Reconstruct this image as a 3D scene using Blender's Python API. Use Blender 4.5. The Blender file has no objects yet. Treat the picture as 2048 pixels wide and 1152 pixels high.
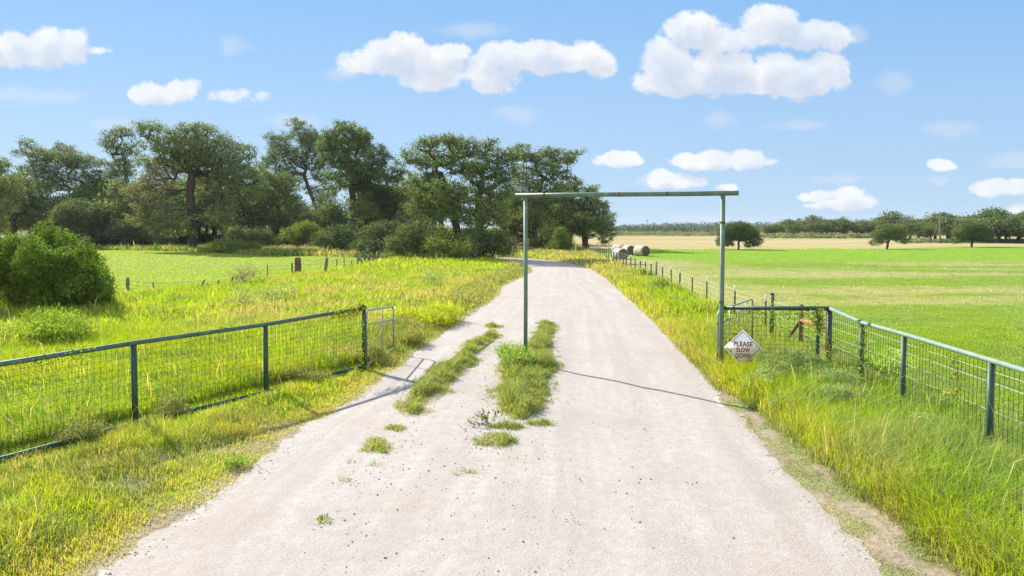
import bpy, math, random
import numpy as np
from mathutils import Vector, Matrix

S = bpy.context.scene
COL = S.collection
R = math.radians
rng = np.random.default_rng(7)
random.seed(7)

# ------------------------------------------------------------------ camera
F = 1384.0; CX = 1024.0; PITCH = R(2.5); HC = 3.6
PPY = 453.0 + F * math.tan(PITCH)
cam_d = bpy.data.cameras.new('camera'); cam = bpy.data.objects.new('camera', cam_d); COL.objects.link(cam)
cam.location = (0, 0, HC); cam.rotation_euler = (math.pi / 2 - PITCH, 0, 0)
cam_d.sensor_width = 36; cam_d.lens = 36 * F / 2048
cam_d.shift_y = (PPY - 576.0) / 2048
cam_d.clip_start = 0.1; cam_d.clip_end = 9000
S.camera = cam

# ------------------------------------------------------------------ light
EXPO = 1.0; SKY_STR = 0.068
SUN_EL = R(34.5); SUN_AZ = (-0.71, 0.704)            # the sun stands ahead and to the left
sun_d = bpy.data.lights.new('sun', 'SUN'); sun = bpy.data.objects.new('sun', sun_d); COL.objects.link(sun)
sun_d.energy = 5.0; sun_d.angle = R(0.5); sun_d.color = (1.0, 0.95, 0.87)
_s = Vector((SUN_AZ[0] * math.cos(SUN_EL), SUN_AZ[1] * math.cos(SUN_EL), math.sin(SUN_EL)))
sun.rotation_euler = _s.to_track_quat('Z', 'Y').to_euler()
sun.location = (-40, 35, 60)

S.view_settings.view_transform = 'Standard'; S.view_settings.look = 'None'
S.view_settings.exposure = EXPO; S.view_settings.gamma = 1.0
cy = S.cycles
cy.max_bounces = 6; cy.diffuse_bounces = 3; cy.glossy_bounces = 2; cy.transmission_bounces = 4
cy.transparent_max_bounces = 6; cy.caustics_reflective = False; cy.caustics_refractive = False
cy.volume_bounces = 0; cy.use_denoising = True
cy.pixel_filter_type = 'BLACKMAN_HARRIS'; cy.filter_width = 1.5

# ------------------------------------------------------------------ picture <-> place
def ray(px, py):
    a = (px - CX) / F; b = (PPY - py) / F
    c, s = math.cos(PITCH), math.sin(PITCH)
    return np.array([a, c + b * s, -s + b * c])
def G(px, py, z=0.0):
    d = ray(px, py); t = (z - HC) / d[2]
    return np.array([d[0] * t, d[1] * t, z])
def AT(px, py, Y):
    d = ray(px, py); t = Y / d[1]
    return np.array([d[0] * t, Y, HC + d[2] * t])

# ------------------------------------------------------------------ sky
def nd(nt, kind, **kw):
    n = nt.nodes.new(kind)
    for k, v in kw.items(): setattr(n, k, v)
    return n
def math_n(nt, op, a, b=None, c=None, clamp=False):
    n = nt.nodes.new('ShaderNodeMath'); n.operation = op; n.use_clamp = clamp
    for i, v in enumerate((a, b, c)):
        if v is None: continue
        if hasattr(v, 'is_output'): nt.links.new(v, n.inputs[i])
        else: n.inputs[i].default_value = v
    return n.outputs[0]
def mixc(nt, fac, a, b, blend='MIX'):
    n = nt.nodes.new('ShaderNodeMix'); n.data_type = 'RGBA'; n.blend_type = blend; n.clamp_factor = True
    for sock, v in ((n.inputs[0], fac), (n.inputs[6], a), (n.inputs[7], b)):
        if hasattr(v, 'is_output'): nt.links.new(v, sock)
        elif isinstance(v, (int, float)): sock.default_value = v
        else: sock.default_value = (*v[:3], 1)
    return n.outputs[2]
def noise_n(nt, vec, scale, detail=4, rough=.55, lac=2.0, dist=0.0, dim='3D'):
    n = nt.nodes.new('ShaderNodeTexNoise'); n.noise_dimensions = dim
    n.inputs['Scale'].default_value = scale; n.inputs['Detail'].default_value = detail
    n.inputs['Roughness'].default_value = rough; n.inputs['Lacunarity'].default_value = lac
    n.inputs['Distortion'].default_value = dist
    if vec is not None: nt.links.new(vec, n.inputs['Vector'])
    return n
def ramp_n(nt, fac, stops):
    n = nt.nodes.new('ShaderNodeValToRGB'); e = n.color_ramp.elements
    while len(e) < len(stops): e.new(0.5)
    for el, (p, c) in zip(e, stops):
        el.position = p; el.color = (*c[:3], 1) if not isinstance(c, (int, float)) else (c, c, c, 1)
    nt.links.new(fac, n.inputs[0]); return n.outputs[0]

# every cloud is a heap of puffs: (x, y, half width, half height, weight) as directions in the sky
PUFFS = [(20, 95, 60, 42, .9), (90, 100, 55, 46, 1), (140, 92, 42, 38, .9), (-30, 100, 60, 40, 1), (185, 100, 40, 10, .5),
         (300, 185, 42, 22, .8), (362, 180, 38, 27, .95), (485, 192, 60, 16, .5), (330, 192, 60, 14, .7),
         (790, 112, 72, 50, 1), (865, 125, 80, 40, 1), (900, 105, 46, 22, 1.0), (860, 150, 76, 30, .95), (985, 140, 70, 42, 1),
         (1010, 115, 56, 34, 1), (1080, 115, 80, 36, 1), (1155, 112, 66, 30, .9), (1195, 125, 30, 36, .6), (720, 125, 50, 28, .55), (690, 145, 34, 16, .4),
         (1335, 130, 52, 54, 1.15), (1360, 160, 90, 34, 1.15), (1440, 150, 80, 50, 1.15), (1545, 145, 50, 44, 1.1), (1590, 160, 80, 38, 1.1), (1650, 143, 50, 42, 1),
         (1385, 60, 52, 40, .9), (1450, 78, 70, 34, .85), (1545, 55, 76, 44, 1), (1610, 72, 72, 34, .95), (1660, 72, 40, 30, .7), (1708, 64, 28, 18, .35), (1480, 175, 170, 16, .9),
         (1240, 320, 46, 18, 1), (1380, 322, 44, 20, 1), (1430, 320, 60, 22, 1), (1490, 322, 44, 24, 1), (1535, 321, 24, 9, .6),
         (1330, 362, 50, 20, 1), (1350, 366, 44, 17, 1), (1398, 368, 20, 12, .6), (1455, 376, 28, 10, .6),
         (1640, 392, 40, 14, .75), (1690, 388, 44, 16, .85), (1690, 408, 66, 16, .95), (1720, 405, 40, 15, .8), (1650, 412, 40, 10, .7),
         (1680, 357, 46, 8, .35), (1886, 330, 28, 13, .75), (1876, 362, 18, 9, .4), (1985, 378, 48, 19, 1), (2035, 376, 40, 19, 1), (2050, 422, 40, 14, .9),
         (1435, 240, 36, 16, .4), (1785, 165, 34, 22, .42), (1890, 260, 50, 18, .3), (1030, 228, 50, 18, .3), (475, 92, 30, 20, .25), (590, 240, 60, 14, .25), (220, 250, 46, 14, .25),
         (1600, 250, 60, 10, .22), (1400, 438, 60, 8, .4), (2030, 320, 60, 16, .3), (950, 60, 80, 16, .2), (60, 190, 120, 14, .22)]

FAINT = [(x, y, rx * 1.15, ry * 1.2, 1.0) for x, y, rx, ry, w in PUFFS if w <= .45]; PUFFS = [p for p in PUFFS if p[4] > .45]
world = bpy.data.worlds.new('World'); S.world = world; world.use_nodes = True
def cloud_group(puffs):
    g = bpy.data.node_groups.new('cloud_field', 'ShaderNodeTree')
    g.interface.new_socket('Vector', in_out='INPUT', socket_type='NodeSocketVector')
    g.interface.new_socket('Density', in_out='OUTPUT', socket_type='NodeSocketFloat')
    gi = g.nodes.new('NodeGroupInput'); go = g.nodes.new('NodeGroupOutput')
    warp = noise_n(g, gi.outputs[0], 16, 3, .6)
    w1 = nd(g, 'ShaderNodeVectorMath', operation='SUBTRACT'); g.links.new(warp.outputs['Color'], w1.inputs[0]); w1.inputs[1].default_value = (.5, .5, .5)
    w2 = nd(g, 'ShaderNodeVectorMath', operation='MULTIPLY'); g.links.new(w1.outputs[0], w2.inputs[0]); w2.inputs[1].default_value = (.03, .02, 0)
    w3 = nd(g, 'ShaderNodeVectorMath', operation='ADD'); g.links.new(w2.outputs[0], w3.inputs[0]); g.links.new(gi.outputs[0], w3.inputs[1])
    acc = None
    for (px, py, rx, ry, wt) in puffs:
        d = ray(px, py); u, v = d[0] / d[1], d[2] / d[1]
        s = nd(g, 'ShaderNodeVectorMath', operation='SUBTRACT'); g.links.new(w3.outputs[0], s.inputs[0]); s.inputs[1].default_value = (u, v, 0)
        m = nd(g, 'ShaderNodeVectorMath', operation='MULTIPLY'); g.links.new(s.outputs[0], m.inputs[0]); m.inputs[1].default_value = (F / rx / 1.10, F / ry / 1.10, 0)
        dt = nd(g, 'ShaderNodeVectorMath', operation='DOT_PRODUCT'); g.links.new(m.outputs[0], dt.inputs[0]); g.links.new(m.outputs[0], dt.inputs[1])
        k = math_n(g, 'MULTIPLY_ADD', dt.outputs['Value'], -wt, wt)
        if acc is None: acc = k
        else:
            n = nd(g, 'ShaderNodeMath', operation='SMOOTH_MAX'); n.inputs[2].default_value = .16
            g.links.new(acc, n.inputs[0]); g.links.new(k, n.inputs[1]); acc = n.outputs[0]
    fine = noise_n(g, gi.outputs[0], 20, 9, .67)
    f2 = math_n(g, 'MULTIPLY_ADD', fine.outputs['Fac'], 2.5, -1.30)
    acc = math_n(g, 'MAXIMUM', acc, -.6)
    g.links.new(math_n(g, 'ADD', acc, f2), go.inputs[0]); return g
def build_world():
    g = cloud_group(PUFFS); gf = cloud_group(FAINT)

    nt = world.node_tree; nt.nodes.clear()
    out = nt.nodes.new('ShaderNodeOutputWorld'); bg = nt.nodes.new('ShaderNodeBackground')
    sky = nd(nt, 'ShaderNodeTexSky', sky_type='NISHITA', sun_disc=False)
    sky.sun_elevation = SUN_EL; sky.sun_rotation = math.atan2(SUN_AZ[0], SUN_AZ[1])
    sky.air_density = 1.0; sky.dust_density = 0.4; sky.ozone_density = 1.6; sky.altitude = 300
    tc = nt.nodes.new('ShaderNodeTexCoord')
    sep = nt.nodes.new('ShaderNodeSeparateXYZ'); nt.links.new(tc.outputs['Generated'], sep.inputs[0])
    y = math_n(nt, 'MAXIMUM', sep.outputs[1], .05)
    u = math_n(nt, 'DIVIDE', sep.outputs[0], y); v = math_n(nt, 'DIVIDE', sep.outputs[2], y)
    cb = nt.nodes.new('ShaderNodeCombineXYZ'); nt.links.new(u, cb.inputs[0]); nt.links.new(v, cb.inputs[1])
    off = nd(nt, 'ShaderNodeVectorMath', operation='ADD'); nt.links.new(cb.outputs[0], off.inputs[0]); off.inputs[1].default_value = (-.010, .020, 0)
    A = nt.nodes.new('ShaderNodeGroup'); A.node_tree = g; nt.links.new(cb.outputs[0], A.inputs[0])
    B = nt.nodes.new('ShaderNodeGroup'); B.node_tree = g; nt.links.new(off.outputs[0], B.inputs[0])
    mr = nd(nt, 'ShaderNodeMapRange', interpolation_type='SMOOTHSTEP'); nt.links.new(A.outputs[0], mr.inputs[0])
    mr.inputs[1].default_value = -.02; mr.inputs[2].default_value = .46
    # thickness of cloud between this bit and the light
    th = nd(nt, 'ShaderNodeMapRange'); nt.links.new(B.outputs[0], th.inputs[0]); th.inputs[1].default_value = .0; th.inputs[2].default_value = 1.05
    k = 1 / (SKY_STR * 2 ** EXPO)
    cc = mixc(nt, th.outputs[0], tuple(k * q for q in (1.0, 1.0, 1.0)), tuple(k * q for q in (.70, .75, .86)))
    # sky: the physical atmosphere, evened out by a thin summer haze that whitens towards the horizon
    k = 1 / (SKY_STR * 2 ** EXPO)
    elev = nd(nt, 'ShaderNodeMapRange'); nt.links.new(v, elev.inputs[0]); elev.inputs[1].default_value = 0.0; elev.inputs[2].default_value = .34
    air = ramp_n(nt, elev.outputs[0], [(0, (.50, .70, .93)), (.12, (.46, .68, .945)), (.5, (.40, .635, .955)), (1, (.275, .56, .955))])
    ks = nd(nt, 'ShaderNodeVectorMath', operation='SCALE'); nt.links.new(air, ks.inputs[0]); ks.inputs['Scale'].default_value = k
    skyc = mixc(nt, .86, sky.outputs[0], ks.outputs[0])
    fr = nd(nt, 'ShaderNodeMath', operation='GREATER_THAN'); nt.links.new(sep.outputs[1], fr.inputs[0]); fr.inputs[1].default_value = .06
    fac = math_n(nt, 'MULTIPLY', mr.outputs[0], fr.outputs[0])
    thin = noise_n(nt, cb.outputs[0], 13, 6, .62); tv = nd(nt, 'ShaderNodeMapRange'); nt.links.new(thin.outputs['Fac'], tv.inputs[0]); tv.inputs[1].default_value = .36; tv.inputs[2].default_value = .6; tv.inputs[3].default_value = .66; tv.inputs[4].default_value = .96
    fac = math_n(nt, 'MULTIPLY', fac, tv.outputs[0])
    W = nt.nodes.new('ShaderNodeGroup'); W.node_tree = gf; nt.links.new(cb.outputs[0], W.inputs[0])
    wf = nd(nt, 'ShaderNodeMapRange', interpolation_type='SMOOTHSTEP'); nt.links.new(W.outputs[0], wf.inputs[0]); wf.inputs[1].default_value = -.1; wf.inputs[2].default_value = 1.1
    skyc = mixc(nt, math_n(nt, 'MULTIPLY', math_n(nt, 'MULTIPLY', wf.outputs[0], fr.outputs[0]), .34), skyc, tuple(k * q for q in (.84, .85, .90)))
    res = mixc(nt, fac, skyc, cc)
    # bright broken cloud added to the unseen sky behind the viewer, lifting the shade
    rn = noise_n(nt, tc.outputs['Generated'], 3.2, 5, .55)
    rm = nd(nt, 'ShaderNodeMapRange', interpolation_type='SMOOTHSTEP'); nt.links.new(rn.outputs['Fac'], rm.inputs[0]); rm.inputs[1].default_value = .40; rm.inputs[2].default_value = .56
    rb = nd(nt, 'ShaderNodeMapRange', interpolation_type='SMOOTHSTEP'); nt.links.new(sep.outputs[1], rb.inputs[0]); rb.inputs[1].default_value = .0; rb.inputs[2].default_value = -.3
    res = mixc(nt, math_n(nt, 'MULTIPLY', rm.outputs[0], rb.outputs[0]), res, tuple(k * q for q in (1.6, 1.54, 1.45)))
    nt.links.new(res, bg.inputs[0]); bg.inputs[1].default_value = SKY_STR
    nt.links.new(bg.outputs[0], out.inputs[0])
    world.cycles.sampling_method = 'MANUAL'; world.cycles.sample_map_resolution = 512
build_world()

# ------------------------------------------------------------------ names, labels, meshes
def tag(o, label=None, cat=None, group=None, kind=None):
    if label: o['label'] = label
    if cat: o['category'] = cat
    if group: o['group'] = group
    if kind: o['kind'] = kind
    return o
def empty(name, loc, rz=0.0):
    o = bpy.data.objects.new(name, None); COL.objects.link(o); o.location = tuple(loc); o.rotation_euler = (0, 0, rz)
    o.empty_display_size = .3
    return o
def np_mesh(name, verts, faces_list, mat, parent=None, colors=None, smooth=False, uv=None):
    """faces_list: arrays of faces (n,3) or (n,4)"""
    me = bpy.data.meshes.new(name)
    verts = np.asarray(verts, dtype=np.float32).reshape(-1, 3)
    if parent is not None:
        m = Matrix(); p = parent
        while p is not None: m = p.matrix_basis @ m; p = p.parent
        mi = np.array(m.inverted()); verts = (verts @ mi[:3, :3].T + mi[:3, 3]).astype(np.float32)
    faces_list = [np.asarray(f, dtype=np.int32) for f in faces_list if len(f)]
    loops = np.concatenate([f.ravel() for f in faces_list])
    sizes = np.concatenate([np.full(len(f), f.shape[1], np.int32) for f in faces_list])
    starts = np.concatenate([[0], np.cumsum(sizes)[:-1]]).astype(np.int32)
    me.vertices.add(len(verts)); me.vertices.foreach_set('co', verts.ravel())
    me.loops.add(len(loops)); me.loops.foreach_set('vertex_index', loops)
    me.polygons.add(len(sizes)); me.polygons.foreach_set('loop_start', starts)
    if smooth: me.polygons.foreach_set('use_smooth', np.ones(len(sizes), dtype=bool))
    me.update(calc_edges=True)
    if colors is not None:
        at = me.attributes.new('col', 'FLOAT_COLOR', 'POINT')
        c = np.ones((len(verts), 4), np.float32); c[:, :3] = colors
        at.data.foreach_set('color', c.ravel())
    if uv is not None:
        l = me.uv_layers.new(name='UVMap'); l.data.foreach_set('uv', np.asarray(uv, np.float32)[loops].ravel())
    if mat is not None: me.materials.append(mat)
    o = bpy.data.objects.new(name, me); COL.objects.link(o)
    if parent is not None: o.parent = parent
    return o

class MB:
    """collects simple shapes into one mesh"""
    def __init__(s): s.v = []; s.q = []; s.t = []; s.n = 0
    def add(s, v, q=(), t=()):
        v = np.asarray(v, float).reshape(-1, 3)
        if len(q): s.q.append(np.asarray(q, np.int32) + s.n)
        if len(t): s.t.append(np.asarray(t, np.int32) + s.n)
        s.v.append(v); s.n += len(v)
    def tube(s, pts, r, n=10, cap=True):
        pts = np.asarray(pts, float); k = len(pts)
        rr = np.full(k, r, float) if np.isscalar(r) else np.asarray(r, float)
        tg = np.gradient(pts, axis=0); tg /= np.linalg.norm(tg, axis=1)[:, None] + 1e-9
        up = np.array([0, 0, 1.0]) if abs(tg[0][2]) < .9 else np.array([0, 1.0, 0])
        rings = []
        for i in range(k):
            a = np.cross(tg[i], up); a /= np.linalg.norm(a) + 1e-9; b = np.cross(a, tg[i]); up = b
            th = np.arange(n) * 2 * math.pi / n
            rings.append(pts[i] + rr[i] * (np.cos(th)[:, None] * a + np.sin(th)[:, None] * b))
        v = np.concatenate(rings); q = []
        for i in range(k - 1):
            for j in range(n): q.append((i * n + j, i * n + (j + 1) % n, (i + 1) * n + (j + 1) % n, (i + 1) * n + j))
        t = []
        if cap:
            v = np.vstack([v, pts[0], pts[-1]]); c0, c1 = k * n, k * n + 1
            for j in range(n):
                t.append((c0, (j + 1) % n, j)); t.append((c1, (k - 1) * n + j, (k - 1) * n + (j + 1) % n))
        s.add(v, q, t)
    def box(s, c, half, ax=None):
        ax = np.eye(3) if ax is None else np.asarray(ax)
        sg = np.array([[x, y, z] for x in (-1, 1) for y in (-1, 1) for z in (-1, 1)], float)
        v = np.asarray(c) + (sg * np.asarray(half)) @ ax
        s.add(v, [(0, 1, 3, 2), (4, 6, 7, 5), (0, 4, 5, 1), (2, 3, 7, 6), (0, 2, 6, 4), (1, 5, 7, 3)])
    def build(s, name, mat, parent=None, smooth=False, colors=None):
        v = np.concatenate(s.v); fl = []
        if s.q: fl.append(np.concatenate(s.q))
        if s.t: fl.append(np.concatenate(s.t))
        return np_mesh(name, v, fl, mat, parent, colors, smooth)

# ------------------------------------------------------------------ noise in the plane
def _h(ix, iy, seed):
    n = (ix.astype(np.int64) * 374761393 + iy.astype(np.int64) * 668265263 + seed * 1442695041) & 0x7fffffff
    n = ((n ^ (n >> 13)) * 1274126177) & 0x7fffffff
    return ((n ^ (n >> 16)) & 0xffff) / 65535.0
def vn(x, y, seed=0):
    ix, iy = np.floor(x), np.floor(y); fx, fy = x - ix, y - iy
    fx = fx * fx * (3 - 2 * fx); fy = fy * fy * (3 - 2 * fy)
    a, b = _h(ix, iy, seed), _h(ix + 1, iy, seed); c, d = _h(ix, iy + 1, seed), _h(ix + 1, iy + 1, seed)
    return a + (b - a) * fx + (c - a) * fy + (a - b - c + d) * fx * fy
def fbm(x, y, seed=0, o=4):
    s = 0; a = .5; t = 0
    for k in range(o):
        s = s + a * vn(x, y, seed + k); t += a; a *= .5; x = x * 2.03 + 13.1; y = y * 2.03 + 7.7
    return s / t
def sm(a, b, x):
    t = np.clip((x - a) / (b - a), 0, 1); return t * t * (3 - 2 * t)

# ------------------------------------------------------------------ lines on the ground
def line(pix): return np.array([G(*p)[:2] for p in pix])
ROAD_L = line([(200, 1152), (330, 1060), (440, 990), (540, 915), (622, 853), (717, 799), (764, 760), (796, 740), (832, 709), (862, 688), (900, 661), (932, 639), (980, 608), (1000, 592), (1008, 573), (1050, 553), (1068, 543), (1060, 532), (1030, 524), (1000, 519.5)])
ROAD_R = line([(1745, 1152), (1690, 1080), (1625, 1010), (1555, 930), (1495, 870), (1442, 804), (1412, 763), (1396, 742), (1368, 711), (1347, 687), (1322, 661), (1298, 638), (1264, 606), (1242, 586), (1205, 553), (1182, 540), (1150, 529), (1110, 522), (1055, 517.6), (1000, 515)])
ROAD_L = np.vstack([ROAD_L[0] + (ROAD_L[0] - ROAD_L[1]) * 9, ROAD_L, [[-5, 80], [-12, 92], [-16, 112]]])
ROAD_R = np.vstack([ROAD_R[0] + (ROAD_R[0] - ROAD_R[1]) * 9, ROAD_R, [[-3.2, 83.5], [-8, 94], [-11, 112]]])
ISLE = [line([(1078, 645), (1117, 647), (1112, 668), (1114, 716), (1124, 747), (1102, 765), (1110, 800), (1091, 834), (1057, 848), (1022, 851), (998, 838), (984, 817), (983, 786), (994, 755), (999, 734), (1015, 712), (1053, 692), (1066, 665)]),
        line([(985, 664), (1001, 675), (963, 706), (956, 730), (918, 768), (883, 803), (848, 834), (814, 838), (800, 817), (803, 793), (834, 768), (855, 744), (897, 720), (935, 688)])]
def ell(cx, cy, rx, ry, n=14):
    return line([(cx + rx * math.cos(a) * (1 + .15 * math.sin(3 * a)), cy + ry * math.sin(a) * (1 + .2 * math.sin(2 * a + 1))) for a in np.arange(n) * 2 * math.pi / n])
PATCH = [ell(1011, 859, 44, 8), ell(992, 888, 47, 19), ell(939, 951, 31, 8), ell(791, 861, 22, 6), ell(755, 897, 31, 20), ell(704, 929, 13, 5), ell(749, 934, 14, 4),
         ell(694, 966, 20, 8), ell(645, 1048, 16, 10), ell(985, 655, 14, 4), ell(1075, 852, 30, 8)]
ISLES = ISLE + PATCH
def inside(P, poly):
    x, y = P[:, 0], P[:, 1]; r = np.zeros(len(P), bool); n = len(poly)
    for i in range(n):
        (x0, y0), (x1, y1) = poly[i], poly[(i + 1) % n]
        if y0 == y1: continue
        c = (y0 > y) != (y1 > y)
        r ^= c & (x < (x1 - x0) * (y - y0) / (y1 - y0) + x0)
    return r
def dist(P, ln, closed=False):
    d = np.full(len(P), 1e9); n = len(ln)
    for i in range(n if closed else n - 1):
        a, b = ln[i], ln[(i + 1) % n]; ab = b - a; L = ab @ ab
        if L < 1e-9: continue
        t = np.clip(((P - a) @ ab) / L, 0, 1); q = P - (a + t[:, None] * ab)
        d = np.minimum(d, np.hypot(q[:, 0], q[:, 1]))
    return d
ROAD_POLY = np.vstack([ROAD_L, ROAD_R[::-1]])
def road_sd(P):            # > 0 outside the road
    d = np.minimum(dist(P, ROAD_L), dist(P, ROAD_R)); return np.where(inside(P, ROAD_POLY), -d, d)
def isle_sd(P):            # > 0 inside a grassy island on the road
    r = np.full(len(P), -9.0)
    near = (np.abs(P[:, 0]) < 8) & (P[:, 1] < 27)
    Q = P[near]
    if len(Q):
        rr = np.full(len(Q), -9.0)
        for pl in ISLES:
            d = dist(Q, pl, True); rr = np.maximum(rr, np.where(inside(Q, pl), d, -d))
        r[near] = rr
    return r
LF0 = np.array([-3.73, 17.1]); LF1 = np.array([-7.67, 10.37])       # green pipe fence, left
OLD = line([(-900, 660), (-300, 622), (100, 598), (255, 592), (308, 588), (404, 580), (433, 577), (462, 574), (534, 563), (595, 553), (651, 551), (673, 538), (688, 537), (715, 535), (782, 520), (850, 512)])
WOOD_L = line([(-900, 502), (0, 500), (180, 501), (300, 502), (420, 506), (520, 512), (640, 514), (760, 517), (850, 521), (1000, 521)])
def tf_x(Y): return 7.645 + .035 * Y                                # the long post and wire fence, right

# ------------------------------------------------------------------ what grows where
def gz(X, Y, sd=None):
    P = np.stack([X, Y], 1)
    if sd is None: sd = np.maximum(road_sd(P), isle_sd(P))
    k = sm(.1, 1.6, sd)
    return k * (.10 * (fbm(X * .35, Y * .35, 31) - .35) + .05) * sm(400, 100, np.hypot(X, Y))
FRESH = np.array([.20, .268, .005]); LIME = np.array([.13, .245, .010]); OLIVE = np.array([.135, .17, .03]); DEEP = np.array([.08, .15, .02])
STRAW = np.array([.34, .28, .105]); DRY = np.array([.29, .235, .115]); GREYG = np.array([.15, .20, .06]); YEL = np.array([.255, .268, .006])
SOIL = np.array([.31, .25, .175]); LITTER = np.array([.10, .075, .045]); FIELD = np.array([.175, .258, .035])
def lerp(a, b, t):
    t = np.asarray(t, float); return a + (b - a) * (t[:, None] if t.ndim else t)
def zones(P):
    """base colour, straw share, blade height, density for points on the ground"""
    X, Y = P[:, 0], P[:, 1]; n = len(P)
    sd = road_sd(P); isl = isle_sd(P)
    n1 = fbm(X * .5, Y * .5, 1); n2 = fbm(X * .11, Y * .11, 5); n3 = fbm(X * 1.7, Y * 1.7, 9); n4 = fbm(X * .05, Y * .35, 77)
    col = np.tile(FRESH, (n, 1)); straw = np.full(n, .15); h = np.full(n, .35); den = np.ones(n)
    mid = np.interp(Y, [-50, 7, 20, 40, 60, 78, 400], [.3, .3, 1.5, 3.5, 5, 3, 3])
    left = X < mid
    # signed side of the left fence line
    lfx = LF0[0] + (Y - LF0[1]) * (LF1[0] - LF0[0]) / (LF1[1] - LF0[1])
    behind = X - lfx                                   # < 0: meadow behind the left fence
    old_in = inside(P, np.vstack([OLD, [[-8, 120], [-600, 500], [-600, 20]]]))
    wood = inside(P, np.vstack([WOOD_L, [[-3, 84], [2, 90], [6, 100], [8.5, 108], [10, 140], [30, 260], [-600, 700], [-900, 105]]]))
    # meadow left
    col = lerp(col, LIME, .6 * sm(.45, .7, n2)); col = lerp(col, YEL, .55 * sm(.5, .75, n1))
    straw = .06 + .22 * sm(.5, .75, n2)
    tanp = sm(20, 27, Y) * sm(56, 44, Y) * sm(-19, -9, X) * (X < 8)
    straw = np.where(left, np.clip(straw + .58 * tanp * sm(.32, .62, n1), 0, .92), straw)
    h = .22 + .3 * n1
    # verge left, between fence and road
    ver = left & (behind > 0) & (Y < 17.6) & (isl < -.14)
    dd = sd + .5 * (n1 - .5)
    col[ver] = lerp(lerp(np.tile(OLIVE, (n, 1)), FRESH * 1.15, sm(.25, .55, n1)), YEL * 1.15, .7 * sm(.45, .68, n3))[ver]
    straw = np.where(ver, np.clip(.62 - .36 * sm(.1, 1.4, dd) + .3 * (n3 - .5), .08, .9), straw)
    h = np.where(ver, .06 + .20 * sm(.2, 1.8, dd) * (.35 + 1.1 * n1 * n3 * 2), h)
    den = np.where(ver, sm(-.15, .5, dd) * (.5 + .7 * sm(.3, .55, n1)) * (.55 + .8 * sm(.35, .55, n3)), den)
    nearf = ver & (behind < .55); h = np.where(nearf, .05 + .13 * sm(.5, .68, n3) * n1 * 1.6, h); den = np.where(nearf, 1.2, den); h = np.where(left & (behind <= 0) & (behind > -.5) & (Y < 18), .06 + .08 * n3, h)
    # verge beyond the walk gate
    v2 = left & (Y >= 17.6) & (sd < 2.2) & (isl < -.14)
    col[v2] = lerp(lerp(col, OLIVE, .75), DEEP, .4 * sm(.45, .7, n3))[v2]; h = np.where(v2, .09 + .26 * sm(.1, 1.3, sd) * (.4 + 1.2 * n1), h); straw = np.where(v2, np.clip(.25 + .5 * (n1 - .3), 0, .8), straw)
    den = np.where(v2, sm(-.05, .5, dd), den)
    # islands on the road
    il = isl > -.14
    col[il] = lerp(lerp(np.tile(OLIVE, (n, 1)), LIME, sm(.35, .7, n1)), YEL, .4 * sm(.5, .75, n3))[il]
    straw = np.where(il, np.clip(.30 + .9 * (n1 - .45), .05, .8), straw); h = np.where(il, .05 + .16 * sm(0, .5, isl) * (.6 + n1), h); den = np.where(il, sm(-.14, .30, isl + .8 * (n3 - .5)) * .85, den)
    small = il & (Y < 12.42); h = np.where(small, np.minimum(h, .10), h); den = np.where(small, .95 * sm(-.08, .14, isl + .25 * (n3 - .5)), den)
    # pasture left, wood floor
    pa = old_in & ~wood
    col[pa] = lerp(np.tile(FIELD * np.array([1.15, 1.0, 1.0]), (n, 1)), FRESH, .5 * sm(.45, .7, n2) + .4 * sm(2.5, .3, dist(P, OLD)))[pa]; straw = np.where(pa, .01 + .02 * n1, straw); h = np.where(pa, .07 + .05 * n1, h)
    ed = dist(P, WOOD_L)
    edge = wood & left & (ed < 14)
    col[edge] = lerp(np.tile(OLIVE, (n, 1)), DEEP, sm(.4, .7, n1))[edge]; straw = np.where(edge, .55 - .4 * sm(.4, .7, n2), straw); h = np.where(edge, .5 + .6 * n1, h)
    deepw = wood & (ed >= 14)
    col[deepw] = lerp(np.tile(LITTER, (n, 1)), OLIVE, .6 * n2)[deepw]; straw = np.where(deepw, .3, straw); h = np.where(deepw, .25, h); den = np.where(deepw, .5, den)
    # right verge
    tf = tf_x(Y)
    rv = (~left) & (X <= tf) & (sd > -.07)
    c = lerp(np.tile(FRESH * np.array([1.0, 1.0, 1]), (n, 1)), YEL, .5 * sm(1.2, .3, sd) + .2 * sm(.5, .7, n3))
    c = lerp(c, YEL * 1.1, .45 * sm(1.6, .6, sd) * (Y < 40)); c = lerp(c, GREYG, .7 * sm(.9, 2.4, sd + 2.2 * (n1 - .5)) * sm(26, 16, Y) * sm(.35, .6, n3 * .5 + n1 * .5)); c = lerp(c, LIME, .5 * sm(.45, .65, n2) * sm(.5, 2, sd))
    far = sm(34, 66, Y); c = lerp(c, np.array([.24, .215, .08]), .6 * far); c = lerp(c, OLIVE * .8, .6 * sm(70, 90, Y))
    col[rv] = c[rv]
    straw = np.where(rv, np.clip(.06 + .25 * sm(.5, .75, n1) + .4 * far * sm(.3, .6, n1) + .35 * sm(.55, .1, sd), 0, .9), straw)
    wsh = np.interp(Y, [6, 7, 8, 10, 12, 13.7, 15.3, 17], [.95, .9, .8, .68, .6, .45, .05, .0]); sp = sm(wsh - .12, wsh + .3, sd + .3 * (n1 - .5))
    h = np.where(rv, .035 + (.34 + .26 * n1) * sp, h); h = np.where(rv & (Y > 45), h * .85, h); h = np.where(rv & (Y > 16.2) & (Y < 27) & (X > 5), h * .62, h)
    bare = sm(-.06, .12, sd) * sm(.45, .60, fbm(X * 2.2, Y * 2.2, 51) + .16 * sm(.75, .3, sd / np.maximum(wsh, .3)))
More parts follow.
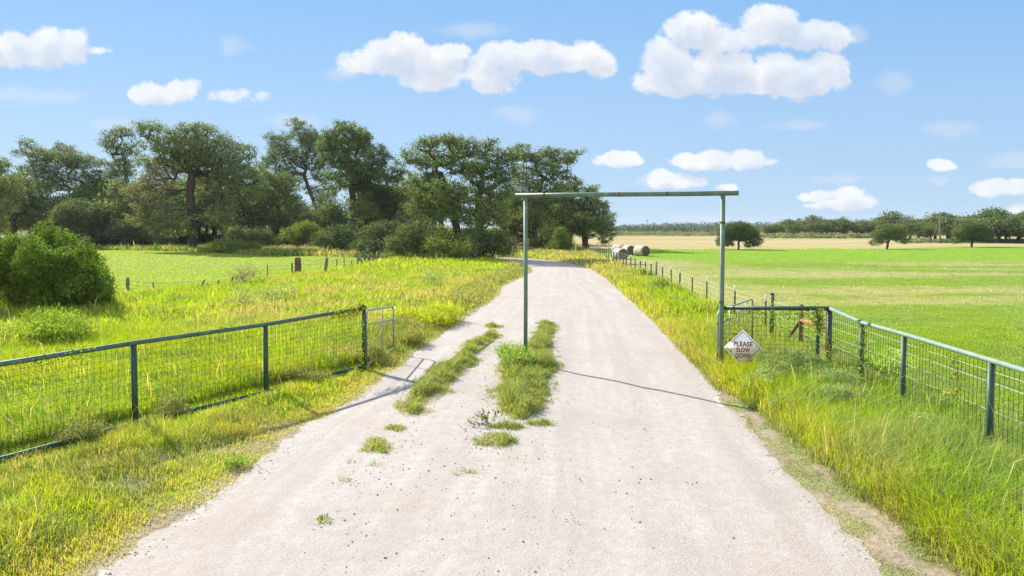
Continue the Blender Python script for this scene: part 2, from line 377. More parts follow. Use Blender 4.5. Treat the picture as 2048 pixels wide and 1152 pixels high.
    den = np.where(rv, np.maximum(sp, bare * .85), den); col = np.where((rv & (sp < .5) & (Y < 24))[:, None], lerp(GREYG * .9, OLIVE * .9, n3), col)
    # fields right
    rf = (~left) & (X > tf)
    g = lerp(np.tile(FIELD * .95, (n, 1)), FRESH * .8, .55 * sm(.35, .7, n2)); g = lerp(g, GREYG, .35 * sm(.45, .65, n1))
    band = sm(26, 31, Y) * sm(62, 54, Y); tn = sm(.40, .70, n4 + .26 * (n1 - .5) + .16 * (n2 - .5)) * band
    tn = np.maximum(tn, .9 * sm(4.2, 1.0, X - tf - 1 - 1.5 * n1) * sm(28, 33, Y) * sm(66, 58, Y)); tn = np.maximum(tn, sm(12, 3, X - tf - 3 * n1) * sm(58, 62, Y) * sm(78, 72, Y) * .95)
    tn = np.maximum(tn, .9 * sm(.57, .66, fbm(X * .05, Y * .3, 177)) * sm(45, 55, Y) * sm(76, 66, Y))
    g = lerp(g, np.array([.37, .315, .15]), .62 * tn)
    g = lerp(g, FIELD * np.array([1.0, 1.08, .8]), sm(62, 74, Y) * sm(.95, .2, tn))
    py = 453 + 4982 / np.maximum(Y, 1); lim = np.interp(X / np.maximum(Y, 1), [.1, .55, .63, .75], [107, 112, 122, 125])
    dryf = sm(-3, 3, Y - lim + 6 * (n1 - .5))
    c2 = lerp(np.tile(np.array([.52, .41, .22]), (n, 1)), np.array([.36, .33, .14]), .7 * sm(.4, .68, fbm(X * .02, Y * .09, 15)))
    c2 = lerp(c2, np.array([.60, .51, .34]), .8 * sm(.56, .66, fbm(X * .015, Y * .12, 25)))
    g = lerp(g, c2, dryf); g = lerp(g, OLIVE * .8, sm(225, 300, Y))
    st = np.clip(.01 + .05 * tn + .5 * dryf, 0, .8)
    col[rf] = g[rf]; straw = np.where(rf, st, straw); h = np.where(rf, .05 + .03 * n1 + .16 * sm(1.4, .3, X - tf) + .2 * dryf, h)
    # road itself carries nothing
    den = np.where(rf, np.where(Y > 24, .22, .7) * (1 - dryf), den); den = np.where(pa, .25, den); den = np.where((sd < -.06) & (isl < -.14), 0, den)
    return col, straw, h, den, sd, isl

def attr_mat(name, trans=.5, rough=.9, bump=None):
    m = bpy.data.materials.new(name); m.use_nodes = True; nt = m.node_tree; nt.nodes.clear()
    out = nt.nodes.new('ShaderNodeOutputMaterial'); at = nd(nt, 'ShaderNodeAttribute', attribute_name='col')
    d = nt.nodes.new('ShaderNodeBsdfDiffuse'); nt.links.new(at.outputs['Color'], d.inputs[0])
    t = nt.nodes.new('ShaderNodeBsdfTranslucent')
    k = mixc(nt, 1.0, at.outputs['Color'], (trans * 1.12, trans * 1.08, trans * .6), 'MULTIPLY'); nt.links.new(k, t.inputs[0])
    a = nt.nodes.new('ShaderNodeAddShader'); nt.links.new(d.outputs[0], a.inputs[0]); nt.links.new(t.outputs[0], a.inputs[1])
    gl = nt.nodes.new('ShaderNodeBsdfGlossy'); gl.inputs['Roughness'].default_value = .45; gl.inputs['Color'].default_value = (1, 1, 1, 1)
    mx = nt.nodes.new('ShaderNodeMixShader'); mx.inputs[0].default_value = .015
    nt.links.new(a.outputs[0], mx.inputs[1]); nt.links.new(gl.outputs[0], mx.inputs[2]); nt.links.new(mx.outputs[0], out.inputs[0])
    return m
M_GRASS = attr_mat('grass_blade', .95); M_LEAF = attr_mat('oak_leaf', .60); M_NEEDLE = attr_mat('cedar_needle', .5); M_VINE = attr_mat('vine_leaf', .9)

# ------------------------------------------------------------------ ground
def build_ground():
    fine = np.arange(-48, 48.01, .28); coarse = np.arange(54, 306.1, 6)
    az = R(1) * np.concatenate([fine, coarse]); na = len(az)
    rad = [1.5]
    while rad[-1] < 2200: rad.append(rad[-1] * 1.022 + .0)
    rad = np.array(rad); nr = len(rad)
    A, RR = np.meshgrid(az, rad); X = (RR * np.sin(A)).ravel(); Y = (RR * np.cos(A)).ravel()
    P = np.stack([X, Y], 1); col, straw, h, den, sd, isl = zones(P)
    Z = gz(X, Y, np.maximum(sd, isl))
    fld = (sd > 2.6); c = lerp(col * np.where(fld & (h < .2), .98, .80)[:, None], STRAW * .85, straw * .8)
    n3 = fbm(X * 2.1, Y * 2.1, 19)
    bare = np.clip(1 - den, 0, 1) * (np.hypot(X, Y) < 90) * (sd < 2.6)
    c = lerp(c, SOIL, np.clip(bare * 1.1 * sm(.3, .6, n3) + .5 * sm(.8, .0, sd) * (isl < 0), 0, 1))
    inside_road = (sd < 0) & (isl < 0.0); c[inside_road] = np.array([.55, .48, .42])
    # short grey-green mat on the right shoulder
    sh = (X > 1) & (sd > .0) & (sd < .85) & (Y < 16); c[sh] = lerp(c, np.array([.27, .29, .15]), .7 * sm(.42, .58, fbm(X * 2.2, Y * 2.2, 51)) * sm(.8, .45, sd))[sh]
    v = np.stack([X, Y, Z], 1); v = np.vstack([v, [0, 0, 0]]); c = np.vstack([c, c[:1]])
    i = np.arange(nr - 1)[:, None]; j = np.arange(na)[None, :]; j2 = (j + 1) % na
    q = np.stack([i * na + j, i * na + j2, (i + 1) * na + j2, (i + 1) * na + j], -1).reshape(-1, 4)[:, ::-1]
    t = np.stack([np.full(na, nr * na), (np.arange(na) + 1) % na, np.arange(na)], 1)
    m = bpy.data.materials.new('ground_turf'); m.use_nodes = True; nt = m.node_tree; b = nt.nodes['Principled BSDF']
    at = nd(nt, 'ShaderNodeAttribute', attribute_name='col'); geo = nt.nodes.new('ShaderNodeNewGeometry')
    f1 = noise_n(nt, geo.outputs['Position'], 9, 6, .7); f2 = noise_n(nt, geo.outputs['Position'], .9, 5, .65)
    k = math_n(nt, 'MULTIPLY_ADD', f1.outputs['Fac'], 1.5, .25); k2 = math_n(nt, 'MULTIPLY_ADD', f2.outputs['Fac'], .9, .55)
    cc = nt.nodes.new('ShaderNodeVectorMath'); cc.operation = 'SCALE'; nt.links.new(at.outputs['Color'], cc.inputs[0]); nt.links.new(math_n(nt, 'MULTIPLY', k, k2), cc.inputs['Scale'])
    nt.links.new(cc.outputs[0], b.inputs['Base Color']); b.inputs['Roughness'].default_value = 1; b.inputs['Specular IOR Level'].default_value = .05
    bp = nt.nodes.new('ShaderNodeBump'); bp.inputs['Strength'].default_value = .8; bp.inputs['Distance'].default_value = .05; nt.links.new(f1.outputs['Fac'], bp.inputs['Height']); nt.links.new(bp.outputs[0], b.inputs['Normal'])
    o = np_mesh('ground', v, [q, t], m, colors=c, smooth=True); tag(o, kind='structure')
build_ground()

# ------------------------------------------------------------------ road
def resample(ln, n):
    d = np.concatenate([[0], np.cumsum(np.linalg.norm(np.diff(ln, axis=0), axis=1))]); t = np.linspace(0, d[-1], n)
    # gentle rounding of the corners
    q = np.stack([np.interp(t, d, ln[:, 0]), np.interp(t, d, ln[:, 1])], 1)
    return q
def build_road():
    N = 900; L = resample(ROAD_L, N); Rr = resample(ROAD_R, N)
    # equalise the two sides by the row of key points
    kl = np.concatenate([[0], np.cumsum(np.linalg.norm(np.diff(ROAD_L, axis=0), axis=1))]); kr = np.concatenate([[0], np.cumsum(np.linalg.norm(np.diff(ROAD_R, axis=0), axis=1))])
    idx = np.linspace(0, len(ROAD_L) - 1, N); ii = np.arange(len(ROAD_L))
    # rows spaced by true length
    cl = np.interp(idx, ii, kl + kr[:len(kl)]); u = np.interp(np.linspace(0, cl[-1], N), cl, idx)
    L = np.stack([np.interp(u, ii, ROAD_L[:, 0]), np.interp(u, ii, ROAD_L[:, 1])], 1); Rr = np.stack([np.interp(u, ii, ROAD_R[:, 0]), np.interp(u, ii, ROAD_R[:, 1])], 1)
    along = np.linspace(0, cl[-1] / 2, N)
    K = 26; s = np.linspace(0, 1, K)
    P = L[:, None, :] * (1 - s)[None, :, None] + Rr[:, None, :] * s[None, :, None]
    W = np.linalg.norm(Rr - L, axis=1)
    dirx = (Rr - L) / W[:, None]
    rag = lambda sd0: (fbm(along * 1.6, along * 0 + sd0, sd0, 5) - .5) * .55 + (vn(along * 9, along * 0, sd0 + 3) - .5) * .16
    P[:, 0] += -dirx * (rag(3) + .04)[:, None]; P[:, -1] += dirx * (rag(8) + .04)[:, None]
    wid = s[None, :] * W[:, None]
    z = .004 + .05 * np.sin(np.pi * s)[None, :] ** .8 * np.ones((N, 1))
    z = z - .018 * (np.exp(-((s - .62) / .035) ** 2) + np.exp(-((s - .80) / .035) ** 2))[None, :]
    v = np.concatenate([P, z[..., None]], -1).reshape(-1, 3)
    uv = np.stack([wid.ravel() - W.repeat(K) * .5, along.repeat(K)], 1)
    i = np.arange(N - 1)[:, None]; j = np.arange(K - 1)[None, :]
    q = np.stack([i * K + j, i * K + j + 1, (i + 1) * K + j + 1, (i + 1) * K + j], -1).reshape(-1, 4)
    m = bpy.data.materials.new('caliche_gravel'); m.use_nodes = True; nt = m.node_tree; b = nt.nodes['Principled BSDF']
    geo = nt.nodes.new('ShaderNodeNewGeometry'); uvn = nt.nodes.new('ShaderNodeUVMap')
    mp = nd(nt, 'ShaderNodeMapping'); nt.links.new(uvn.outputs[0], mp.inputs[0]); mp.inputs['Scale'].default_value = (1.6, .045, 1)
    mp2 = nd(nt, 'ShaderNodeMapping'); nt.links.new(uvn.outputs[0], mp2.inputs[0]); mp2.inputs['Scale'].default_value = (1.1, .35, 1); mp2.inputs['Location'].default_value = (5.2, 3.1, 0)
    st = noise_n(nt, mp.outputs[0], 1.4, 5, .6); big = noise_n(nt, geo.outputs['Position'], .45, 4, .6); fine = noise_n(nt, geo.outputs['Position'], 42, 4, .75); medium = noise_n(nt, geo.outputs['Position'], 6, 5, .65)
    medium2 = noise_n(nt, mp2.outputs[0], 1.2, 5, .65)
    c = ramp_n(nt, st.outputs['Fac'], [(.30, (.60, .52, .46)), (.48, (.655, .58, .52)), (.68, (.73, .665, .605))])
    c = mixc(nt, ramp_n(nt, big.outputs['Fac'], [(.50, 0), (.72, .55)]), c, (.56, .44, .35))
    c = mixc(nt, ramp_n(nt, medium.outputs['Fac'], [(.40, .45), (.62, 0)]), c, (.52, .44, .385))
    c = mixc(nt, ramp_n(nt, medium2.outputs['Fac'], [(.46, 0), (.66, .5)]), c, (.53, .465, .425))
    vo = nt.nodes.new('ShaderNodeTexVoronoi'); vo.inputs['Scale'].default_value = 21; nt.links.new(geo.outputs['Position'], vo.inputs['Vector'])
    chip = ramp_n(nt, vo.outputs['Distance'], [(.12, 1), (.24, 0)]); pick = nt.nodes.new('ShaderNodeSeparateColor'); nt.links.new(vo.outputs['Color'], pick.inputs[0])
    sel = math_n(nt, 'MULTIPLY', chip, math_n(nt, 'GREATER_THAN', math_n(nt, 'MULTIPLY_ADD', medium2.outputs['Fac'], 1.5, pick.outputs[0]), 1.36))
    c = mixc(nt, math_n(nt, 'MULTIPLY', sel, .62), c, (.37, .31, .28))
    fk = math_n(nt, 'MULTIPLY_ADD', fine.outputs['Fac'], .62, .32)
    cc = nt.nodes.new('ShaderNodeVectorMath'); cc.operation = 'SCALE'; nt.links.new(c, cc.inputs[0]); nt.links.new(fk, cc.inputs['Scale'])
    nt.links.new(cc.outputs[0], b.inputs['Base Color']); b.inputs['Roughness'].default_value = .95; b.inputs['Specular IOR Level'].default_value = .12
    hsum = math_n(nt, 'MULTIPLY_ADD', vo.outputs['Distance'], -.35, fine.outputs['Fac'])
    bp = nt.nodes.new('ShaderNodeBump'); bp.inputs['Strength'].default_value = .55; bp.inputs['Distance'].default_value = .018; nt.links.new(hsum, bp.inputs['Height']); nt.links.new(bp.outputs[0], b.inputs['Normal'])
    o = np_mesh('road', v, [q], m, uv=uv, smooth=True); tag(o, kind='structure')
    # islands of turf on the road
    for k, pl in enumerate(ISLE):
        c0 = pl.mean(0); ln = np.vstack([pl, pl[:1]]); rs = resample(ln, 160)[:-1]
        a = np.arange(159) * 2 * math.pi / 159
        rs = rs + (rs - c0) / np.linalg.norm(rs - c0, axis=1)[:, None] * ((vn(np.arange(159) * .5, np.zeros(159), 60 + k) - .62) * .34)[:, None]
        v = np.concatenate([np.c_[rs, np.full(159, .03)], np.c_[rs * .72 + c0 * .28, np.full(159, .075)], [[*c0, .085]]])
        q = [(i, (i + 1) % 159, 159 + (i + 1) % 159, 159 + i) for i in range(159)]; t = [(159 + i, 159 + (i + 1) % 159, 318) for i in range(159)]
        n = fbm(v[:, 0] * 3, v[:, 1] * 3, 4); col = lerp(np.tile(np.array([.32, .26, .17]), (len(v), 1)), OLIVE * 1.1, sm(.4, .6, n))
        col[:159] = np.array([.52, .445, .39]); o = np_mesh('turf_island', v, [q, t], bpy.data.materials['ground_turf'], colors=col, smooth=True); tag(o, kind='structure')
build_road()
def road_top(P, sd):   # height of the crowned gravel
    return .004 + .05 * sm(0, 3.0, -sd)

# ------------------------------------------------------------------ grass
def blades(P, Z, h, w, lean, bend, col, seg=2):
    """one mesh of tapering leaves; lean = (n,2) tip offset per height"""
    n = len(P); r = rng
    th = r.uniform(0, 2 * math.pi, n); side = np.stack([np.cos(th), np.sin(th), np.zeros(n)], 1) * (w / 2)[:, None]
    base = np.stack([P[:, 0], P[:, 1], Z - .01], 1)
    off = np.concatenate([lean * h[:, None], np.zeros((n, 1))], 1)
    mid = base + off * .32; mid[:, 2] += h * .58
    tip = base + off * (1 + bend)[:, None]; tip[:, 2] += h * (1 - .35 * np.minimum(np.hypot(lean[:, 0], lean[:, 1]), 1))
    v = np.stack([base - side, base + side, mid - side * .8, mid + side * .8, tip], 1).reshape(-1, 3)
    k = np.arange(n)[:, None] * 5
    q = k + np.array([0, 1, 3, 2]); t = k + np.array([2, 3, 4])
    return v, q, t, np.repeat(col, 5, axis=0)
def scatter(r0, r1, count, wmin, wmax, hmul=1.0, half=42, seedoff=0, filt=None, clump=None):
    th = R(1) * rng.uniform(-half, half, count); rr = np.sqrt(rng.uniform(r0 * r0, r1 * r1, count))
    P = np.stack([rr * np.sin(th), rr * np.cos(th)], 1)
    if clump:
        m = count // clump[0]; rr2 = np.repeat(np.arange(m), clump[0]); P = P[:m][rr2] + rng.normal(0, clump[1], (m * clump[0], 2))
    col, straw, h, den, sd, isl = zones(P)
    keep = rng.random(len(P)) < np.clip(den, 0, 1)
    if filt is not None: keep &= filt(P, h, sd, isl)
    P, col, straw, h, sd, isl = P[keep], col[keep], straw[keep], h[keep], sd[keep], isl[keep]
    n = len(P); is_s = rng.random(n) < straw
    c = col * rng.uniform(.72, 1.25, (n, 1)) * (1 + rng.normal(0, .07, (n, 3)))
    sc = lerp(np.tile(STRAW, (n, 1)), DRY, rng.random(n)) * rng.uniform(.75, 1.2, (n, 1)); c = np.where(is_s[:, None], sc, c)
    # broad-leaved weeds, dead leaves and seed heads mixed into the grass, in drifts
    wd_ = fbm(P[:, 0] * 1.3, P[:, 1] * 1.3, 131); pick = rng.random(n); pw = .05 + .34 * sm(.5, .7, wd_); hi = (h > .11)
    k1 = hi & (pick < pw); c = np.where(k1[:, None], np.array([.085, .125, .045]) * rng.uniform(.6, 1.5, (n, 1)), c)
    k2 = hi & (pick > .965); c = np.where(k2[:, None], np.array([.15, .105, .075]) * rng.uniform(.6, 1.3, (n, 1)), c)
    hh = h * rng.uniform(.5, 1.35, n) * hmul; tall = (rng.random(n) < .004) & (h > .18); hh = np.where(tall, hh * 1.9 + .1, hh); c = np.where((tall & (rng.random(n) < .6))[:, None], STRAW * 1.05, c)
    wv = fbm(P[:, 0] * .6, P[:, 1] * .6, 91) * 2 * math.pi * 2
    lean = np.stack([np.cos(wv), np.sin(wv)], 1) * .25 + rng.normal(0, .34, (n, 2)) + np.array([-.05, -.1])
    z = np.where(isl > 0, .05 + .03 * np.clip(isl, 0, 1), gz(P[:, 0], P[:, 1], np.maximum(sd, isl)))
    w = rng.uniform(wmin, wmax, n)
    return blades(P, z, hh, w, lean, rng.uniform(0, .4, n), np.clip(c, .004, .9))
def build_grass(name, parts_):
    vs, qs, ts, cs = [], [], [], []; o = 0
    for v, q, t, c in parts_:
        vs.append(v); qs.append(q + o); ts.append(t + o); cs.append(c); o += len(v)
    ob = np_mesh(name, np.concatenate(vs), [np.concatenate(qs), np.concatenate(ts)], M_GRASS, colors=np.concatenate(cs)); tag(ob, kind='stuff'); return ob
GQ = 1.0
leftside = lambda P, h, sd, isl: (P[:, 0] < np.interp(P[:, 1], [-50, 7, 20, 40, 60, 78, 400], [.3, .3, 1.5, 3.5, 5, 3, 3])) & (isl <= -.14)
rightside = lambda P, h, sd, isl: ~leftside(P, h, sd, isl) & (isl <= -.14) 
verge_r = lambda P, h, sd, isl: rightside(P, h, sd, isl) & (P[:, 0] <= tf_x(P[:, 1]))
field_r = lambda P, h, sd, isl: rightside(P, h, sd, isl) & (P[:, 0] > tf_x(P[:, 1]))
BANDS = [(5.5, 14, 330000, .006, .011), (14, 27, 560000, .010, .018), (27, 55, 330000, .022, .045), (55, 125, 230000, .05, .11)]
def all_grass():
    for nm, fl, mult in (('meadow_grass', leftside, 1), ('roadside_grass', verge_r, 1.0), ('field_grass', field_r, .8)):
        ps = [scatter(a, b, int(c * mult * GQ), w0, w1, filt=fl) for a, b, c, w0, w1 in BANDS]
        build_grass(nm, ps)
    # islands: their own small area, sampled densely
    allp = np.vstack(ISLES); lo, hi = allp.min(0), allp.max(0)
    out = []
    P = rng.uniform(lo, hi, (260000, 2)); k = isle_sd(P) > -.14; P = P[k]
    col, straw, h, den, sd, isl = zones(P); kp = rng.random(len(P)) < den; P, col, straw, h, isl = P[kp], col[kp], straw[kp], h[kp], isl[kp]
    n = len(P); s = rng.random(n) < straw; c = np.where(s[:, None], STRAW * rng.uniform(.6, 1.05, (n, 1)), col * rng.uniform(.6, 1.2, (n, 1)))
    pk = rng.random(n); tuft = fbm(P[:, 0] * 3.1, P[:, 1] * 3.1, 141); c = np.where((pk < .18)[:, None], np.array([.22, .17, .09]) * rng.uniform(.6, 1.3, (n, 1)), c)
    c = np.where(((pk > .85 - .35 * sm(.5, .68, tuft)) & (pk > .4))[:, None], np.array([.12, .175, .045]) * rng.uniform(.7, 1.5, (n, 1)), c); h = h * (.55 + 1.0 * sm(.35, .7, tuft))
    big = P[:, 1] > 12.42
    z = np.where(big & (isl > 0), .03 + .04 * np.clip(isl * 1.5, 0, 1), .045)
    out.append(blades(P, z, h * rng.uniform(.6, 1.4, n), rng.uniform(.008, .016, n), rng.normal(0, .4, (n, 2)), rng.uniform(0, .4, n), c))
    build_grass('island_grass', out)
all_grass()

# ------------------------------------------------------------------ made things: materials
def pmat(name, stops, scale=6, rough=.6, metal=0.0, rust=None, bump=.2, spec=.4, stretch=(1, 1, 1)):
    m = bpy.data.materials.new(name); m.use_nodes = True; nt = m.node_tree; b = nt.nodes['Principled BSDF']
    geo = nt.nodes.new('ShaderNodeNewGeometry'); mp = nd(nt, 'ShaderNodeMapping'); nt.links.new(geo.outputs['Position'], mp.inputs[0]); mp.inputs['Scale'].default_value = stretch
    n = noise_n(nt, mp.outputs[0], scale, 6, .65); c = ramp_n(nt, n.outputs['Fac'], stops)
    if rust:
        r = noise_n(nt, mp.outputs[0], rust[1], 5, .7); c = mixc(nt, ramp_n(nt, r.outputs['Fac'], [(rust[0], 0), (rust[0] + .07, 1)]), c, rust[2])
    nt.links.new(c, b.inputs['Base Color']); b.inputs['Roughness'].default_value = rough; b.inputs['Metallic'].default_value = metal; b.inputs['Specular IOR Level'].default_value = spec
    bp = nt.nodes.new('ShaderNodeBump'); bp.inputs['Strength'].default_value = bump; bp.inputs['Distance'].default_value = .01; nt.links.new(n.outputs['Fac'], bp.inputs['Height']); nt.links.new(bp.outputs[0], b.inputs['Normal'])
    return m
M_ARCH = pmat('weathered_green_paint', [(.3, (.075, .135, .095)), (.55, (.12, .185, .135)), (.75, (.24, .29, .22))], 7, .55, rust=(.57, 2.6, (.15, .085, .05)), stretch=(1, 1, .5))
M_POST = pmat('green_paint', [(.3, (.016, .050, .038)), (.6, (.028, .075, .056)), (.8, (.08, .125, .085))], 7, .5, rust=(.66, 4, (.10, .06, .035)))
M_RAIL = pmat('faded_green_paint', [(.3, (.05, .10, .072)), (.6, (.085, .15, .105)), (.8, (.22, .27, .19))], 6, .5, rust=(.64, 5, (.14, .09, .045)))
M_PALE = pmat('bleached_green_paint', [(.3, (.13, .20, .145)), (.6, (.19, .26, .20)), (.8, (.33, .37, .29))], 6, .6, rust=(.68, 4, (.20, .10, .05)))
M_WIRE = pmat('dark_mesh_wire', [(.3, (.03, .034, .024)), (.7, (.06, .055, .04))], 9, .6)
M_WIREG = pmat('green_mesh_wire', [(.3, (.015, .03, .022)), (.7, (.03, .055, .04))], 9, .6)
M_GALV = pmat('galvanised_tube', [(.3, (.20, .27, .27)), (.7, (.36, .43, .43))], 8, .45, .3, rust=(.74, 6, (.18, .11, .07)))
M_SMOOTH = pmat('bright_wire', [(.3, (.5, .5, .48)), (.7, (.66, .66, .62))], 5, .4, .2)
M_TPOST = pmat('dark_steel', [(.3, (.025, .032, .028)), (.7, (.055, .06, .05))], 12, .7)
M_TIP = pmat('white_tip_paint', [(.3, (.68, .68, .66)), (.7, (.8, .8, .78))], 12, .6)
M_RUST = pmat('rusty_pipe', [(.3, (.10, .05, .035)), (.55, (.16, .08, .052)), (.75, (.25, .14, .09))], 8, .85, spec=.15)
M_RUSTY = pmat('orange_rust_pipe', [(.3, (.26, .10, .045)), (.6, (.42, .19, .09)), (.8, (.5, .28, .15))], 8, .85, spec=.15)
M_WOOD = pmat('grey_weathered_wood', [(.3, (.10, .085, .07)), (.55, (.22, .19, .155)), (.75, (.34, .30, .25))], 9, .9, bump=.8, stretch=(3, 3, .4), spec=.1)
M_WOODB = pmat('brown_weathered_wood', [(.3, (.07, .045, .03)), (.55, (.15, .10, .065)), (.75, (.25, .18, .12))], 9, .9, bump=.8, stretch=(3, 3, .4), spec=.1)
M_SIGN = pmat('white_sign_sheet', [(.3, (.84, .84, .83)), (.7, (.90, .90, .89))], 3, .5, spec=.3)
M_RED = pmat('faded_red_ink', [(.3, (.20, .012, .016)), (.7, (.28, .025, .028))], 9, .6)
M_BLACK = pmat('dark_scuff', [(.3, (.02, .02, .02)), (.7, (.04, .04, .04))], 9, .7)
M_HAYW = pmat('bale_net_wrap', [(.3, (.30, .29, .25)), (.6, (.44, .43, .375)), (.8, (.55, .54, .48))], 5, .8, bump=.5, stretch=(.6, .6, 2), spec=.1)
M_HAYF = pmat('bale_face', [(.3, (.075, .05, .035)), (.55, (.14, .095, .065)), (.75, (.21, .15, .10))], 9, .95, bump=.8, spec=.05)
M_POLE = pmat('pole_timber', [(.3, (.10, .085, .075)), (.7, (.19, .165, .145))], 4, .9)
M_LINE = pmat('power_line', [(.3, (.10, .10, .11)), (.7, (.14, .14, .15))], 4, .7)
M_SHEDW = pmat('shed_boards', [(.3, (.06, .055, .05)), (.7, (.12, .11, .10))], 6, .8)
M_SHEDR = pmat('pale_metal_roof', [(.3, (.50, .50, .50)), (.7, (.62, .62, .61))], 6, .5)
M_DARK = pmat('dark_opening', [(.3, (.012, .012, .012)), (.7, (.02, .02, .02))], 6, .9)

def thing(name, loc, label, cat, group=None, rz=0.0):
    return tag(empty(name, loc, rz), label, cat, group)

# ------------------------------------------------------------------ the pipe arch over the road
DL = G(1051, 731)[1]
ZB = AT(1051, 391.5, DL)[2]
def solve(f, lo, hi):
    for _ in range(60):
        mid = (lo + hi) / 2
        if f(lo) * f(mid) <= 0: hi = mid
        else: lo = mid
    return (lo + hi) / 2
DR = solve(lambda D: AT(1442, 387.5, D)[2] - ZB, 14, 18)
AL = AT(1051, 731, DL)[:2]; AR = AT(1441.5, 731, DR)[:2]
ADIR = (AR - AL) / np.linalg.norm(AR - AL)
def arch():
    r = thing('gate_arch', (*((AL + AR) / 2), 0), 'tall pipe gateway arch of weathered green paint spanning the gravel road', 'gateway')
    for P, rad in ((AL, .052), (AR, .056)):
        m = MB(); m.tube([(P[0], P[1], -.1), (P[0] + .004, P[1], 1.5), (P[0], P[1], ZB - .045)], rad, 14); 
        po = m.build('post', M_ARCH, r, True)
        for z in ((1.78, 3.7) if P is AR else ()):
            c = MB(); c.tube([(P[0], P[1], z - .03), (P[0], P[1], z + .03)], rad + .006, 14); c.build('coupling', M_RUST, po, True)
    e0 = AL - ADIR * .26; 
    e1 = AR + ADIR * .36
    m = MB(); m.tube([(*e0, ZB + .01), (*(AL * .6 + AR * .4), ZB + .012), (*(AL * .2 + AR * .8), ZB + .006), (*e1, ZB + .012)], .058, 14); m.build('crossbeam', M_ARCH, r, True)
    for t in (.1, .49, .73):
        w = MB(); p = AL + (AR - AL) * t; w.tube([(*(p - ADIR * .022), ZB + .011), (*(p + ADIR * .022), ZB + .011)], .0615, 14); w.build('weld_band', M_RUST, r, True)
arch()

# ------------------------------------------------------------------ green pipe fences with welded mesh
def mesh_panel(pts, z0f, z1f, name, mat, root, sp=.102, rad=.0024, hz=None):
    """vertical and horizontal wires between ground points; z0f/z1f give bottom and top along the length"""
    m = MB(); pts = [np.asarray(p, float) for p in pts]
    L = np.concatenate([[0], np.cumsum([np.linalg.norm(b - a) for a, b in zip(pts, pts[1:])])])
    at = lambda s: np.array([np.interp(s, L, [p[0] for p in pts]), np.interp(s, L, [p[1] for p in pts])])
    s = sp * .5; k = 0
    while s < L[-1]:
        p = at(s); w = .004 * math.sin(k * 1.7)
        m.tube([(*p, z0f(s)), (p[0] + w, p[1] + w, (z0f(s) + z1f(s)) / 2), (*p, z1f(s))], rad, 4, False); s += sp; k += 1
    ns = max(2, int(L[-1] / .5))
    hts = np.arange(sp, 3, sp) if hz is None else hz
    for h in hts:
        q = []
        for s in np.linspace(0, L[-1], ns):
            z = z0f(s) + h
            if z < z1f(s) - .02: q.append((*at(s), z + .006 * math.sin(s * 3 + h * 20)))
        if len(q) > 1: m.tube(q, rad, 4, False)
    return m.build(name, mat, root)
def left_fence():
    d = (LF1 - LF0) / np.linalg.norm(LF1 - LF0)
    def on(px):
        a = (px - CX) / F; k = (LF1[0] - LF0[0]) / (LF1[1] - LF0[1]); Y = (LF0[0] - k * LF0[1]) / (a - k); return np.array([a * Y, Y])
    key = [(726, 616), (528, 649), (262, 686)]
    P = [on(k[0]) for k in key]; Z = [AT(px, py, p[1])[2] for (px, py), p in zip(key, P)]
    P += [P[-1] + d * 3.0, P[-1] + d * 6.0, P[-1] + d * 9.0]; Z += [Z[-1] - .03, Z[-1] - .05, Z[-1] - .05]
    s = [0] + list(np.cumsum([np.linalg.norm(b - a) for a, b in zip(P, P[1:])]))
    r = thing('pipe_fence', (*P[2], 0), 'green pipe fence with wire mesh along the left verge of the road', 'fence')
    for i, (p, z) in enumerate(zip(P, Z)):
        m = MB(); m.tube([(*p, -.1), (*p, z + (.07 if i == 0 else -.02))], .05 if i else .055, 12); m.build('post', M_POST, r, True)
    m = MB(); m.tube([(*p, z) for p, z in zip(P, Z)], .043, 12); m.build('top_rail', M_RAIL, r, True)
    q = []
    for t in np.linspace(0, s[-1], 30): q.append((np.interp(t, s, [p[0] for p in P]), np.interp(t, s, [p[1] for p in P]), .105 + .012 * math.sin(t * 1.3)))
    m = MB(); m.tube(q, .043, 12); m.build('bottom_rail', M_POST, r, True)
    mesh_panel(P, lambda t: .12, lambda t: np.interp(t, s, Z), 'mesh_panel', M_WIRE, r, .10, .0027)
    return P, Z
LP, LZ = left_fence()

